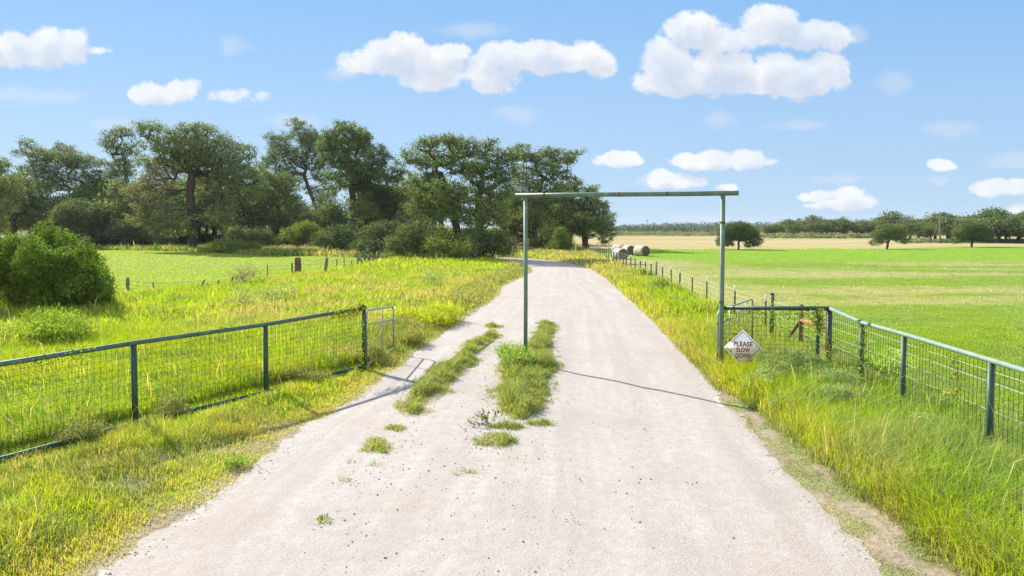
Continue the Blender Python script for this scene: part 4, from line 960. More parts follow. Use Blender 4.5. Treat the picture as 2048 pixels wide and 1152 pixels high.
def left_wood():
    front_tree((386, 503), [(384, 440, 0), (380, 385, 0), (384, 350, 0)], [(352, 285, 56, 42), (300, 268, 34, 28), (405, 262, 42, 22), (440, 300, 50, 40), (480, 325, 40, 40), (395, 330, 60, 40), (330, 340, 50, 40), (300, 375, 52, 36), (455, 375, 48, 38), (515, 380, 32, 34), (300, 420, 50, 34, -3), (350, 440, 40, 30, -3), (440, 425, 36, 30)], .62, OAKG,
               'largest oak of the left wood, wide greyish crown over a thick trunk', 11, dead=(AT(330, 400, 101), (9, 9, 5)  , .40, DEADL), per=56, fill=.85)
    front_tree((208, 492), [(207, 455, 0), (203, 430, 0), (180, 398, 0), (160, 360, 0)], [(150, 320, 42, 28), (115, 310, 30, 22), (190, 345, 32, 26), (95, 345, 34, 24), (185, 385, 34, 22), (225, 350, 24, 20), (140, 360, 36, 24)], .34, OAKG, 'slim oak with a crooked leaning trunk left of the largest oak', 12, per=48, fill=.8)
    front_tree((100, 492), [(98, 440, 0), (85, 400, 0), (72, 350, 0)], [(66, 298, 28, 20), (85, 320, 34, 24), (50, 345, 36, 24), (110, 370, 30, 24), (60, 390, 44, 28)], .30, OAKG, 'thin crowned oak above the cedar bush, small tuft at its top', 13, per=46, fill=.75)
    front_tree((-25, 500), [(-24, 450, 0), (-20, 400, 0)], [(-10, 345, 40, 34), (10, 370, 30, 26), (-30, 400, 50, 40), (20, 410, 36, 24)], .4, OAKG, 'oak cut off by the left edge of the picture', 14, per=50, fill=.8)
    front_tree((262, 494), [(262, 430, 3), (256, 370, 3), (248, 330, 3)], [(240, 272, 30, 22, 4), (262, 295, 26, 22, 4), (225, 295, 28, 22, 4), (265, 325, 30, 24, 4), (230, 330, 26, 22, 4)], .34, OAKG, 'tall narrow oak just left of the largest oak, crown of loose tufts', 15, per=46, fill=.8)
    front_tree((563, 495), [(562, 450, 0), (556, 415, 0), (540, 395, 0)], [(520, 365, 36, 34), (555, 370, 36, 32), (490, 385, 30, 28), (580, 395, 32, 28), (540, 410, 38, 24), (500, 420, 32, 24)], .27, OAK, 'small dark oak with a thin straight trunk, right of the largest oak', 16, per=50, fill=.8)
    front_tree((652, 490), [(640, 440, 0), (622, 390, 0), (608, 350, 0)], [(600, 260, 34, 24), (570, 285, 36, 30), (622, 285, 38, 34), (550, 320, 32, 28), (600, 325, 44, 34), (640, 335, 30, 36), (570, 360, 40, 28), (645, 380, 30, 30)], .38, OAK, 'tall airy oak leaning left, sky showing through its crown', 17, per=50, fill=.68)
    front_tree((702, 500), [(706, 440, 0), (703, 380, 0), (700, 340, 0)], [(690, 265, 40, 26), (660, 285, 28, 30), (720, 280, 36, 34), (755, 305, 28, 32), (700, 320, 48, 36), (770, 345, 32, 40), (745, 370, 44, 40), (680, 360, 34, 32), (725, 415, 36, 28)], .5, OAK, 'tall dark oak with a dense domed crown and heavy straight trunk', 18, per=74, fill=1.0)
    front_tree((728, 500), [(730, 450, 3), (742, 400, 3)], [(760, 390, 40, 36, 4), (790, 400, 24, 30, 4), (740, 430, 34, 26, 4)], .3, OAKD, 'lower oak tucked under the right side of the domed oak', 19, per=70)
    front_tree((925, 518), [(912, 450, 1), (895, 390, 1), (880, 350, 1)], [(855, 283, 36, 22), (900, 280, 36, 22), (925, 300, 34, 26), (860, 315, 42, 28), (910, 325, 46, 28), (840, 360, 34, 32), (885, 370, 50, 34), (850, 410, 40, 30), (900, 420, 50, 34)], .45, OAK, 'tall oak beside the road, left half of the big roadside clump', 20, per=64, size=.19, spread=.27, gap=.70, D=76, fill=.72, ragged=8)
    front_tree((975, 519), [(960, 450, 1), (955, 400, 1), (965, 360, 1)], [(960, 300, 36, 26), (1000, 310, 30, 24), (985, 340, 40, 30), (1015, 350, 26, 34), (950, 345, 36, 30), (1000, 385, 36, 34), (960, 395, 40, 34), (985, 430, 44, 36), (940, 440, 36, 30)], .42, OAK, 'oak beside the road, right half of the big roadside clump', 21, per=64, size=.19, spread=.27, gap=.70, D=77, fill=.72, ragged=8)
    front_tree((1072, 500), [(1070, 450, 0), (1075, 400, 0), (1085, 360, 0)], [(1040, 310, 28, 20), (1065, 325, 34, 26), (1090, 310, 30, 18), (1120, 320, 30, 20), (1145, 315, 22, 16), (1110, 345, 34, 22), (1060, 360, 42, 30), (1140, 368, 26, 16), (1185, 378, 14, 12), (1090, 390, 46, 34), (1040, 400, 30, 36), (1065, 435, 40, 34)], .45, OAK, 'oak behind the left arch post, twisted bare limbs at its top', 22, per=60, D=108, fill=.85)
    front_tree((1172, 499), [(1168, 460, 0), (1160, 430, 0)], [(1150, 395, 40, 30), (1185, 415, 36, 28), (1205, 440, 24, 28), (1120, 415, 38, 34), (1160, 440, 50, 34), (1195, 462, 32, 22), (1120, 455, 40, 28), (1212, 470, 14, 18)], .5, OAK, 'rounded oak at the right end of the wood, branches down to the ground', 23, per=72, D=112)
    front_tree((1030, 503), [(1030, 460, 2), (1028, 420, 2)], [(1030, 420, 30, 34, 3), (1020, 460, 34, 30, 3), (1050, 465, 26, 26, 3)], .3, OAKD, 'low dark oak filling the gap above the road bend', 24, per=70, D=106)
    # understorey: shrubs at the foot of the oaks
    sh = [((985, 521), [(985, 478, 40, 36), (950, 490, 34, 28), (1005, 490, 22, 28)], OAK, 'dark bush reaching the ground at the road bend, under the roadside oaks', 'shrub', 74),
          ((900, 521), [(900, 480, 36, 30), (870, 495, 30, 22), (925, 500, 26, 18)], OAKY, 'yellowish green bush under the left side of the roadside oaks', 'shrub', 75),
          ((830, 519), [(830, 470, 36, 34), (800, 485, 32, 26), (845, 500, 28, 16)], OAK, 'dark bush between the domed oak and the roadside oaks', 'shrub', 78),
          ((760, 517), [(765, 470, 40, 30), (735, 490, 34, 22), (790, 492, 24, 20)], OAKD, 'dark thicket bush right of the domed oak trunk', 'shrub', 82),
          ((680, 512), [(680, 470, 36, 26), (655, 488, 28, 18), (705, 490, 24, 18)], OAKD, 'dark thicket bush left of the domed oak trunk', 'shrub', 88),
          ((620, 506), [(615, 468, 30, 24), (590, 470, 26, 20), (640, 484, 24, 18)], OAKY * 1.1, 'bright lime green bush in a sunlit gap of the wood', 'shrub', 104),
          ((500, 506), [(500, 470, 40, 20), (470, 480, 30, 16), (530, 482, 28, 16)], OAKD, 'low dark bush between the largest oak and the thin straight one', 'shrub', 100),
          ((470, 510), [(470, 492, 34, 12), (435, 495, 24, 10), (500, 496, 24, 9)], OAKY, 'low leafy green bush spreading right of the largest oak', 'shrub', 92),
          ((300, 500), [(290, 460, 40, 26), (250, 470, 30, 20), (330, 475, 26, 18)], OAKG, 'grey green bush behind the tan grass left of the largest oak', 'shrub', 110),
          ((150, 500), [(150, 440, 50, 40), (110, 450, 30, 34), (190, 460, 30, 30)], OAKG, 'grey green bush rising behind the cedar bush', 'shrub', 112),
          ((410, 500), [(410, 478, 44, 18), (370, 482, 34, 14), (450, 480, 36, 16)], OAKD, 'dark bush behind the trunk of the largest oak', 'shrub', 122),
          ((560, 498), [(560, 474, 44, 20), (600, 470, 34, 18), (525, 478, 30, 16)], OAKD, 'dark bush behind the thin straight oak trunk', 'shrub', 124),
          ((900, 505), [(890, 478, 40, 24), (940, 474, 40, 26), (980, 480, 34, 20)], OAKD, 'dark bush showing behind the trunks of the roadside oaks', 'shrub', 104),
          ((230, 498), [(230, 474, 40, 20), (190, 478, 30, 16), (280, 478, 34, 16)], OAKD, 'dark bush between the crooked oak and the grey green bush', 'shrub', 124),
          ((1135, 503), [(1100, 480, 26, 18), (1075, 488, 22, 14)], OAKY, 'pale green bush beside the little bright cedar', 'shrub', 104)]
    for i, (b, lobes, pal, lab, cat, D) in enumerate(sh):
        r = np.random.default_rng(200 + i); g = AT(b[0], b[1], D); g[2] = 0
        t = thing('shrub', tuple(g), lab, cat, 'bushes under the oaks')
        tree_mesh(t, [(g[0], g[1], -.1), (g[0] + .1, g[1], .6)], px_blobs(lobes, D, r, 1.0, 10), .12, pal * np.array([.86, .84, .95]), r, gap=.66, per=64, size=.19, spread=.32, names=('stems', 'foliage'), step=.5)
    r = np.random.default_rng(300); g = AT(1124, 503, 98); g[2] = 0
    t = thing('cedar_tree', tuple(g), 'small bright green pointed cedar beside the bend of the road', 'cedar tree')
    tree_mesh(t, [(g[0], g[1], -.1), (g[0], g[1], 2.2)], px_blobs([(1122, 462, 9, 12, 0), (1122, 474, 16, 14, 0), (1124, 488, 22, 15, 0)], 98, r), .1, CEDAR * .8, r, gap=.55, per=90, size=.2, spread=.25, up=.9, asp=.35, step=.5)
    # the depth of the wood behind: copies of three oaks grown once
    protos = []
    for k in range(3):
        r = np.random.default_rng(400 + k); t = thing('oak_tree', (0, 0, 0), 'oak', 'oak tree', 'oaks deep in the left wood')
        H = (10.5, 9.5, 11.5)[k]; bl = []
        for j in range(9):
            a = r.uniform(0, 6.28); q = r.uniform(.6, 3.4); bl.append(((q * math.cos(a), q * math.sin(a), r.uniform(.40, .84) * H), (r.uniform(1.6, 2.5), r.uniform(1.6, 2.5), r.uniform(1.1, 1.7))))
        bl.append(((0, 0, H * .86), (1.8, 1.8, 1.2)))
        tree_mesh(t, [(0, 0, -.2), (.2, .1, H * .22), (r.uniform(-.6, .6), 0, H * .42)], bl, .3, (OAK, OAKG, OAKD)[k], r, gap=1.15, per=58, size=.3, spread=.56, fill=.9); protos.append(t)
    spots = [(360, 122), (395, 118), (430, 122), (330, 125), (280, 120), (150, 120), (90, 122), (480, 118), (520, 122), (30, 120), (-20, 124), (600, 118), (570, 124), (650, 120), (715, 122), (765, 118), (250, 118), (190, 124), (810, 120), (-80, 125), (-40, 130), (60, 140), (130, 128), (185, 150), (235, 126), (300, 135), (345, 155), (415, 128), (455, 150), (500, 130), (545, 150), (590, 128), (640, 150), (675, 128), (735, 128), (780, 130), (800, 112), (830, 100), (1010, 130), (1080, 140), (1140, 132), (880, 104), (-120, 140), (20, 165), (260, 170), (400, 175), (620, 170), (1060, 118)]
    rr = random.Random(5)
    for i, (px, D) in enumerate(spots):
        src = protos[i % 3]; g = AT(px, 500, D)
        o = src if i < 3 else copy_tree(src)
        o.location = (g[0], D, 0); o.rotation_euler = (0, 0, rr.uniform(0, 6.28)); k = rr.uniform(.78, 1.30) * (1 if px < 560 else .80); o.scale = (k * 1.1, k * 1.1, k)
        o['label'] = 'oak standing deep in the left wood, mostly hidden behind the front row'
def copy_tree(o, parent=None):
    c = o.copy(); COL.objects.link(c)
    if parent is not None: c.parent = parent
    for ch in list(o.children): copy_tree(ch, c)
    return c
left_wood()

def right_trees():
    front_tree((1477, 500), [(1477, 488, 0), (1477, 478, 0)], [(1475, 455, 27, 13, 0), (1456, 465, 22, 14, 0), (1496, 465, 22, 14, 0), (1477, 467, 34, 13, 0), (1446, 482, 15, 12, 0), (1510, 481, 16, 12, 0), (1458, 487, 11, 7, -1), (1498, 489, 11, 7, 1), (1459, 475, 20, 10, 0), (1495, 475, 20, 10, 0), (1477, 470, 32, 11, 1)], .16, OAKD, 'round dark oak just right of the arch post, at the edge of the dry field', 31, name='field_oak', ragged=0, gap=.46, per=64, size=.125, spread=.17, step=.35)
    front_tree((1774, 499), [(1776, 486, 0), (1782, 476, 0)], [(1778, 459, 24, 11, 0), (1760, 470, 18, 12, 0), (1798, 467, 18, 11, 0), (1750, 484, 11, 7, 0), (1810, 481, 12, 6, 0), (1780, 471, 26, 9, 0), (1762, 482, 10, 6, 0), (1765, 476, 18, 8, 0), (1791, 474, 18, 8, 0)], .17, OAK, 'lone spreading oak in the dry field, middle one of three', 32, name='field_oak', ragged=0, gap=.48, per=64, size=.13, spread=.18, step=.35)
    front_tree((1943, 495), [(1944, 483, 0), (1945, 474, 0)], [(1945, 455, 28, 11, 0), (1925, 466, 20, 12, 0), (1965, 464, 20, 12, 0), (1981, 479, 12, 7, 0), (1914, 480, 11, 8, 0), (1948, 470, 36, 10, 0), (1930, 474, 18, 9, 0), (1962, 473, 20, 9, 0)], .18, OAKD, 'lone spreading oak in the dry field, rightmost of three', 33, name='field_oak', ragged=0, gap=.48, per=64, size=.13, spread=.18, step=.35)
    protos = []
    for k in range(4):
        r = np.random.default_rng(500 + k); t = thing('oak_tree', (0, 0, 0), 'oak', 'oak tree', 'dark oaks in the far row'); H = 5.4; bl = []
        for j in range(7):
            a = r.uniform(0, 6.28); q = r.uniform(.5, 2.2); bl.append(((q * math.cos(a), q * math.sin(a), r.uniform(.32, .80) * H), (r.uniform(1.1, 1.7), r.uniform(1.1, 1.7), r.uniform(.7, 1.1))))
        tree_mesh(t, [(0, 0, -.2), (.15, .1, H * .25), (r.uniform(-.4, .4), 0, H * .42)], bl, .22, (OAKD, OAK, OAKG * .75, OAK * .85)[k], r, gap=.72, per=44, size=.27, spread=.36); protos.append(t)
    rr = random.Random(8); spots = []
    for px in np.arange(1548, 1790, 13): spots.append((px + rr.uniform(-9, 9), 474.5 + rr.uniform(-1.5, .8), 35 + rr.uniform(-9, 5)))
    for px in np.arange(1792, 1915, 16): spots.append((px + rr.uniform(-9, 9), 480 + rr.uniform(-2, 2), 44 + rr.uniform(-12, 9)))
    for px in np.arange(1905, 2110, 19): spots.append((px + rr.uniform(-10, 10), 485.5 + rr.uniform(-2, 2), 60 + rr.uniform(-16, 8)))
    for i, (px, by, hp) in enumerate(spots):
        g = G(px, by); o = protos[i] if i < 4 else copy_tree(protos[i % 4]); k = hp / F * g[1] / 5.0
        o.location = tuple(g); o.rotation_euler = (0, 0, rr.uniform(0, 6.28)); wd = rr.uniform(1.0, 1.35); o.scale = (k * wd, k * wd, k)
        o['label'] = 'dark oak in the continuous row of trees beyond the dry field'
    # the last woods on the horizon and the pale brush in front of them read as one mass each
    def mass(name, pts, pal, size, per, kind='stuff', mat=None):
        r = np.random.default_rng(77); vs, qs, cs, o = [], [], [], 0
        for (x, y, z0, h, w) in pts:
            n = per; d = r.normal(0, 1, (n, 3)); d /= np.linalg.norm(d, axis=1)[:, None]; d[:, 2] = np.abs(d[:, 2]) * 1.25 - .25
            C = d * (r.uniform(.2, 1, n) ** .4)[:, None] * np.array([w, w, h * .82]) + np.array([x, y, z0 + h * .2]); C = C[C[:, 2] > .05]
            v, q, c = leaf_quads(C, size, pal * r.uniform(.8, 1.2), r, .8); vs.append(v); qs.append(q + o); cs.append(c); o += len(v)
        ob = np_mesh(name, np.concatenate(vs), [np.concatenate(qs)], M_LEAF, colors=np.concatenate(cs)); tag(ob, kind=kind); return ob
    rr = random.Random(12); P = []
    for px in np.arange(1150, 2200, 4.0):
        D = rr.uniform(390, 500); g = AT(px, 460, D); top = np.interp(px, [1150, 1230, 1300, 1440, 1600, 1750, 2200], [452, 448, 445, 442, 442, 439, 432]) + rr.uniform(-1.5, 2.5)
        h = AT(px, top, D)[2] * 1.02; P.append((g[0], D, 0, h * rr.uniform(.8, 1.0), rr.uniform(2.4, 4.2)))
    mass('distant_woods', P, np.array([[.055, .08, .045], [.07, .095, .05]]), .6, 230)
    P = []
    for px in np.arange(1180, 1470, 2.6):
        D = rr.uniform(262, 320); g = AT(px, 460, D); P.append((g[0], D, 0, rr.uniform(.7, 2.0), 1.7))
    for px in np.arange(1470, 1720, 6):
        D = rr.uniform(225, 240); g = AT(px, 460, D); P.append((g[0], D, 0, rr.uniform(.6, 1.3), 1.3))
    for px in np.arange(1540, 1800, 3):
        D = rr.uniform(205, 222); g = AT(px, 460, D); P.append((g[0], D, 0, rr.uniform(.8, 2.2), 1.4))
    for px in np.arange(1800, 2100, 3):
        D = rr.uniform(148, 165); g = AT(px, 460, D); P.append((g[0], D, 0, rr.uniform(.5, .9), 1.0))
    mass('distant_brush', P, BRUSH, .42, 90)
right_trees()

# ------------------------------------------------------------------ the big cedar bush, weeds, vines, cactus
def cedar_bush():
    r = np.random.default_rng(41); D = 29.5; g = AT(100, 625, D); g[2] = 0
    t = thing('cedar_bush', tuple(g), 'huge rounded cedar bush with bright tips at the left edge of the meadow', 'cedar bush')
    L = [(20, 540, 44, 40), (90, 530, 46, 44), (-40, 560, 50, 46), (150, 560, 40, 42), (60, 580, 60, 40, -1), (130, 590, 50, 32, -1), (185, 590, 30, 28), (-70, 590, 50, 36), (100, 500, 34, 32), (40, 510, 30, 30), (-20, 520, 34, 34), (165, 530, 24, 26)]
    T = [(76, 470), (104, 466), (128, 478), (60, 488), (150, 492), (30, 495), (168, 510), (8, 490), (186, 526), (-12, 496), (200, 548), (-40, 505), (210, 570), (92, 486), (116, 500), (48, 510), (140, 520), (176, 548), (20, 520), (216, 595), (70, 520), (160, 560), (100, 540), (190, 580), (130, 556), (40, 556), (10, 570), (80, 566)]
    L2 = [(x + r.uniform(-6, 6), y + r.uniform(-5, 5), r.uniform(7, 12), r.uniform(18, 28), r.uniform(-1.8, .6)) for x, y in T]
    stems = []
    for k in range(9):
        a = r.uniform(0, 6.28); x, y = g[0] + .5 * math.cos(a), g[1] + .3 * math.sin(a); q = r.uniform(.4, 1.6)
        stems.append(([(x, y, -.1), (x + .3 * math.cos(a), y + .3 * math.sin(a), .9), (x + q * math.cos(a), y + q * .6 * math.sin(a), 2.2)], np.array([.07, .05, .02])))
    tree_mesh(t, [(g[0], g[1], -.1), (g[0], g[1], .8), (g[0] + .1, g[1], 1.6)], px_blobs(L, D, r, .9, 7) + px_blobs(L2, D, r, 1.0), .12, CEDAR, r, gap=.25, per=84, size=.12, spread=.10, names=('stems', 'foliage'), leafmat=M_NEEDLE, up=.8, asp=.32, step=.35, tip=.008, stems=stems, sq=1.25, bark=M_BARKG)
cedar_bush()

def small_plants():
    def bushy(name, px, by, lobes_h, lab, cat, seed, pal, per=60, size=.08, gap=.3, spread=.14, up=.4, asp=.4, mat=None, w=.5, twig=.02, names=('stems', 'foliage'), grp=None):
        r = np.random.default_rng(seed); g = G(px, by); t = thing(name, tuple(g), lab, cat, grp)
        bl = [((g[0] + r.normal(0, w * .5), g[1] + r.normal(0, w * .4), lobes_h * f), (w * .7, w * .6, lobes_h * .30)) for f in (.35, .5, .62, .74)]
        tree_mesh(t, [(g[0], g[1], -.05), (g[0], g[1], lobes_h * .25)], bl, twig, pal, r, gap=gap, per=per, size=size, spread=spread, names=names, leafmat=mat or M_VINE, up=up, asp=asp, step=.2, bark=M_BARKG, tip=twig * .13)
    GG = np.array([[.14, .185, .07], [.17, .215, .085], [.20, .25, .08]]); GB = np.array([[.13, .20, .035], [.165, .235, .04], [.19, .26, .05]]); GM = np.array([[.14, .20, .02], [.19, .245, .02], [.11, .165, .03]])
    bushy('weed', 1040, 745, .62, 'leafy bright green weed clump at the foot of the left arch post', 'weed', 51, GB, per=46, gap=.15, size=.07, spread=.085, w=.55, up=.7, asp=.3)
    bushy('weed', 862, 578, 1.1, 'tall spindly grey green weed standing in the tan grass left of the road', 'weed', 52, GG, per=16, gap=.3, size=.10, w=.8)
    bushy('weed', 545, 612, 1.0, 'greyish weed clump in the meadow left of the tan patch', 'weed', 53, GG, per=22, gap=.28, size=.09, w=.8)
    bushy('weed', 488, 625, 1.0, 'thin pale weed in the meadow nearest the left fence', 'weed', 54, GG, per=14, gap=.3, size=.09, w=.5)
    bushy('dry_bush', 487, 571, 1.25, 'brown half dead bush growing through the old barbed wire fence', 'bush', 55, DEADL * .9, per=9, gap=.24, size=.10, w=.7, twig=.03)
    bushy('weed', 1316, 590, .9, 'dark green bush in the verge beside the long wire fence', 'weed', 56, OAKY * 1.2, per=50, gap=.25, size=.1, w=.55)
    bushy('weed', 1292, 562, .8, 'small dark bush at the wooden post of the long wire fence', 'weed', 57, OAKY * 1.2, per=50, gap=.25, size=.12, w=.5)
    bushy('weed', 977, 853, .30, 'small dark leafed weed sprig on the gravel beside the turf island', 'weed', 58, np.array([[.07, .10, .04], [.10, .13, .05]]), per=5, gap=.10, size=.075, spread=.035, w=.22, up=.3, asp=.5, twig=.007)
    bushy('weed', 470, 935, .17, 'small bright green weed tuft near the left edge of the gravel', 'weed', 59, GB, per=40, gap=.08, size=.05, spread=.05, w=.12, up=.8, asp=.25, twig=.006)
    for i, (px, by, h, w, lab) in enumerate([(1600, 775, .7, .6, 'grey green bushy weed directly below the rusty brace'), (1560, 742, .5, .5, 'dark weed in the shade just right of the sign'), (1760, 770, .8, .6, 'yellow green tangled weed before the third post of the right fence'), (1640, 840, .6, .6, 'grey weed clump halfway between the gravel and the right fence'),
                                         (1700, 800, .6, .6, 'feathery grey green weed below the second post of the right fence'), (1860, 900, .55, .6, 'pale feathery weed in the lush verge near the right fence end'), (1530, 790, .5, .5, 'pale feathery weed just below the sign'), (1700, 900, .45, .5, 'grey green weed low in the verge near the bare shoulder')]):
        bushy('weed', px, by, h, lab, 'weed', 60 + i, GG if i != 2 else OAKY * 2.2, per=70, gap=.17, size=.075, spread=.08, w=w, up=.9, asp=.18, grp='weeds in the right verge')
    bushy('weed', 85, 690, .95, 'grassy green weed mound in front of the cedar bush', 'weed', 70, GM, per=60, gap=.26, size=.14, spread=.17, w=1.3, up=.9, asp=.18)
    bushy('weed', 818, 690, .42, 'brownish grass clump by the open walk gate', 'weed', 71, np.array([[.17, .15, .05], [.20, .21, .04], [.13, .16, .04]]), per=45, gap=.16, size=.14, spread=.09, w=.5, up=1.2, asp=.12)
    bushy('weed', 850, 648, .6, 'tall yellow green weed clump past the walk gate', 'weed', 72, np.array([[.28, .31, .02], [.24, .28, .02]]), per=50, gap=.22, size=.16, spread=.17, w=1.1, up=1.0, asp=.14)
    # brown tufts against the bottom rail of the left fence
    for i, (px, by) in enumerate([(345, 842), (735, 728), (615, 770), (180, 892)]):
        bushy('grass_clump', px, by, .42, ('dark brown grass clump against the bottom rail between the first two fence posts', 'dark grass clump at the foot of the left fence end post', 'brown grass clump under the last bay of the left fence', 'brown grass clump in the nearest bay of the left fence')[i], 'grass clump', 80 + i, np.array([[.13, .12, .05], [.17, .16, .06], [.11, .16, .04]]), per=40, gap=.13, size=.12, spread=.08, w=.30, up=1.0, asp=.10, twig=.006, grp='clumps along the left fence')
    # creepers
    def vine(lab, path, n, sp, seed, size=.05, drop=0.0):
        r = np.random.default_rng(seed); path = np.array(path, float); t = thing('vine', tuple(path[0]), lab, 'vine', 'creepers on the pipe fences')
        k = np.linspace(0, len(path) - 1, 24); q = np.stack([np.interp(k, np.arange(len(path)), path[:, j]) for j in range(3)], 1) + r.normal(0, .03, (24, 3))
        m = MB(); m.tube(q, .006, 5, False); m.build('stem', M_BARKG, t)
        u = r.uniform(0, len(path) - 1, n); C = np.stack([np.interp(u, np.arange(len(path)), path[:, j]) for j in range(3)], 1) + r.normal(0, 1, (n, 3)) * np.array([sp, sp, sp * 1.1]); C[:, 2] -= np.abs(r.normal(0, drop, n)) if drop else 0
        v, q, c = leaf_quads(C, size, np.array([[.15, .20, .015], [.22, .26, .02], [.11, .15, .02], [.28, .26, .03]]), r, .75); np_mesh('leaves', v, [q], M_VINE, t, colors=c)
    a, za, b, zb = LP[0], LZ[0], LP[1], LZ[1]
    L = lambda t, dz=0: (*(a + (b - a) * t), za + (zb - za) * t + dz)
    vine('thick creeper draped over the end post of the left fence', [L(.0, .1), L(.12, .03), L(.25, .02), L(.42, .02)], 900, .06, 91, .05, .09)
    vine('creeper hanging down the end post of the left fence', [L(.0, .1), L(.01, -.5), L(0, -1.0), L(.01, -1.4)], 420, .05, 92, .05)
    c3, z3 = LP[2], LZ[2]
    M3 = lambda t, dz=0: (*(b + (c3 - b) * t), zb + (z3 - zb) * t + dz)
    vine('dry creeper patch along the top rail of the middle left bay', [M3(.3, .03), M3(.5, .02), M3(.66, .0)], 160, .035, 93, .035, .03)
    d4, z4 = LP[3], LZ[3]; M4 = lambda t, dz=0: (*(c3 + (d4 - c3) * t), z3 + (z4 - z3) * t + dz)
    vine('dry creeper patch along the top rail of the nearest left bay', [M4(.25, .02), M4(.4, .0), M4(.6, -.02)], 300, .05, 94, .04, .07)
    A, zA, C_, zC = RP[0], RZ[0], RP[2], RZ[2]; Q = lambda t, dz=0: (*(A + (C_ - A) * t), zA + (zC - zA) * t + dz)
    vine('creeper trailing under the rail above the sign', [Q(.02, -.02), Q(.2, -.05), Q(.35, -.03), Q(.5, -.04), Q(.7, -.03), Q(.88, -.02)], 700, .05, 95, .05, .14)
    vine('leafy creeper climbing the mesh behind the sign', [tuple(np.array(z) + np.array([.0, .22, 0])) for z in (Q(.05, -1.3), Q(.12, -.9), Q(.18, -.6), Q(.25, -1.0), Q(.3, -1.4))], 900, .11, 96, .055)
    p = RP[1]; vine('yellowish creeper on the slim post near the fence corner', [(*p, RZ[1] + .03), (p[0], p[1] - .05, RZ[1] - .3), (p[0], p[1] - .05, RZ[1] - .6)], 360, .06, 97, .055)
    p = RP[2]; vine('creeper wrapping the corner post of the right fence', [(p[0], p[1] - .04, 1.0), (p[0], p[1] - .06, .6), (p[0], p[1] - .04, .05)], 260, .05, 98, .05)
    p = RP[3]; vine('creeper on the first post past the fence corner', [(p[0] + .02, p[1] - .05, RZ[3] - .05), (p[0] + .02, p[1] - .05, RZ[3] - .6), (p[0], p[1] - .04, .4)], 260, .045, 99, .05)
    p = RP[4] * .38 + RP[5] * .62; vine('thin creeper dangling from the rail between the last two right posts', [(p[0], p[1], RZ[4] - .15), (p[0] + .02, p[1] - .1, RZ[4] - .5), (p[0], p[1] - .02, RZ[4] - .85)], 150, .04, 100, .045)
    g = AT(1544, 600, 21.2); vine('creeper climbing the tall dark green pipe post', [(g[0] - .03, g[1] - .07, 1.5), (g[0] + .03, g[1] - .07, .9), (g[0], g[1] - .07, .2)], 160, .05, 101, .05)
    # prickly pear
    r = np.random.default_rng(110); g = G(735, 527); t = thing('prickly_pear', tuple(g), 'grey green prickly pear cactus by the far end of the old fence', 'cactus')
    M_PAD = pmat('cactus_pad', [(.3, (.10, .14, .075)), (.7, (.17, .22, .12))], 7, .8)
    for k in range(30):
        x = g[0] + r.normal(0, .55); z = abs(r.normal(.35, .3)) + .1; y = g[1] + r.normal(0, .3); a = r.uniform(0, 3.14); n = 12; th = np.arange(n) * 2 * math.pi / n
        ux = np.array([math.cos(a), math.sin(a), 0]); un = np.array([-math.sin(a), math.cos(a), 0]); uz = np.array([r.normal(0, .3), 0, 1.0]); c = np.array([x, y, z]); m = MB()
        rings = [c + un * o + s * (np.cos(th)[:, None] * ux * .14 + np.sin(th)[:, None] * uz * .19) for o, s in ((-.025, .75), (0, 1.0), (.025, .75))]
        v = np.concatenate(rings + [[c - un * .03, c + un * .03]]); q = [(i * n + j, i * n + (j + 1) % n, (i + 1) * n + (j + 1) % n, (i + 1) * n + j) for i in range(2) for j in range(n)]
        tt = [(36, (j + 1) % n, j) for j in range(n)] + [(37, 24 + j, 24 + (j + 1) % n) for j in range(n)]; m.add(v, q, tt); m.build('pad', M_PAD, t, True)
small_plants()

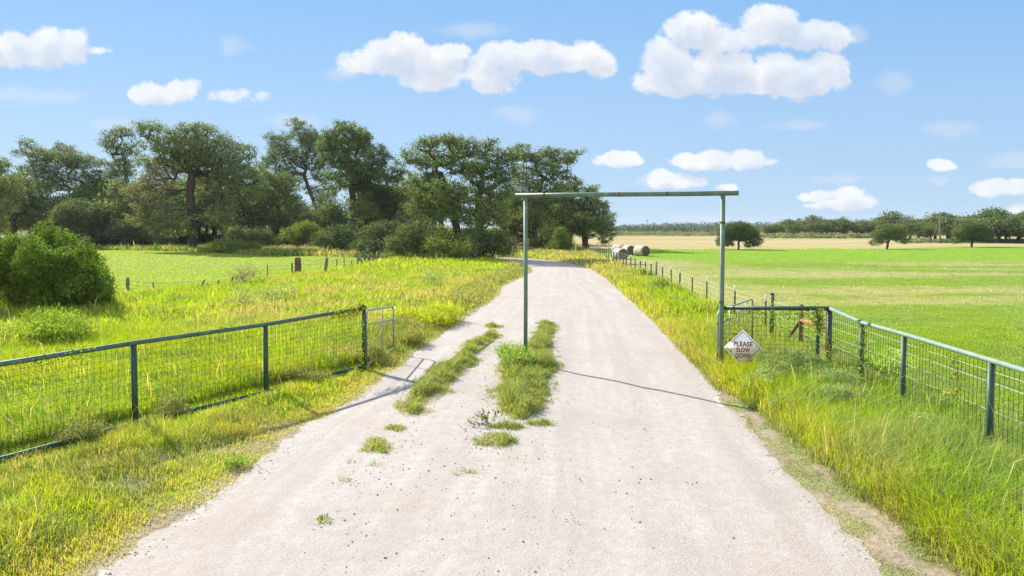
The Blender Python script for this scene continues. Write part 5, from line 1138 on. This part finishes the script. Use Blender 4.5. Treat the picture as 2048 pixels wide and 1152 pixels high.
# ------------------------------------------------------------------ loose stones
def stones():
    M = pmat('loose_stone', [(.3, (.20, .165, .145)), (.5, (.36, .31, .275)), (.75, (.52, .47, .43))], 3.5, .95, spec=.1)
    n = 60000; Y = 5.5 + 24 * rng.random(n) ** 1.7; P = np.stack([rng.uniform(-7.5, 9, n), Y], 1); sd = road_sd(P); isl = isle_sd(P)
    edge = np.exp(-(np.abs(sd) / .5) ** 2); prob = np.where(sd < 0, .09, 0) + np.where(sd < .55, .75 * edge, 0) + .6 * np.exp(-(isl / .35) ** 2) * (isl < 0) * (P[:, 0] < 0)
    prob *= np.where(P[:, 0] > np.interp(P[:, 1], [5, 20], [.5, 2]), .45, 1) * (.3 + 1.2 * fbm(P[:, 0] * 1.1, P[:, 1] * 1.1, 61))
    k = (rng.random(n) < prob) & (isl < .05); P, sd = P[k], sd[k]; n = len(P)
    s = .005 + .014 * rng.random(n) ** 4 + .004 * rng.random(n); s[rng.random(n) < .003] *= 1.7
    base = np.array([[1, 0, 0], [0, 1, 0], [-1, 0, 0], [0, -1, 0], [0, 0, .8], [0, 0, -.6]], float)
    v = base[None] * rng.uniform(.6, 1.25, (n, 6, 1)) * s[:, None, None]; a = rng.uniform(0, 6.28, n); c_, s_ = np.cos(a)[:, None], np.sin(a)[:, None]
    v = np.stack([v[..., 0] * c_ - v[..., 1] * s_, v[..., 0] * s_ + v[..., 1] * c_, v[..., 2]], -1)
    z = np.where(sd < 0, road_top(P, sd), gz(P[:, 0], P[:, 1])) + s * .25
    v += np.stack([P[:, 0], P[:, 1], z], 1)[:, None]
    f = np.array([(0, 1, 4), (1, 2, 4), (2, 3, 4), (3, 0, 4), (1, 0, 5), (2, 1, 5), (3, 2, 5), (0, 3, 5)]); t = (np.arange(n)[:, None, None] * 6 + f).reshape(-1, 3)
    o = np_mesh('loose_stones', v.reshape(-1, 3), [t], M); tag(o, kind='stuff')
stones()

# ------------------------------------------------------------------ summer haze over the fields
def haze():
    m = bpy.data.materials.new('summer_haze'); m.use_nodes = True; nt = m.node_tree; nt.nodes.clear()
    out = nt.nodes.new('ShaderNodeOutputMaterial'); v = nt.nodes.new('ShaderNodeVolumePrincipled')
    v.inputs['Color'].default_value = (.80, .88, 1, 1); v.inputs['Density'].default_value = .00012; v.inputs['Anisotropy'].default_value = 0.0
    nt.links.new(v.outputs[0], out.inputs['Volume'])
    b = MB(); b.box((0, 0, 11.0), (2300, 2300, 12.5)); o = b.build('haze', m); tag(o, kind='stuff')
haze()
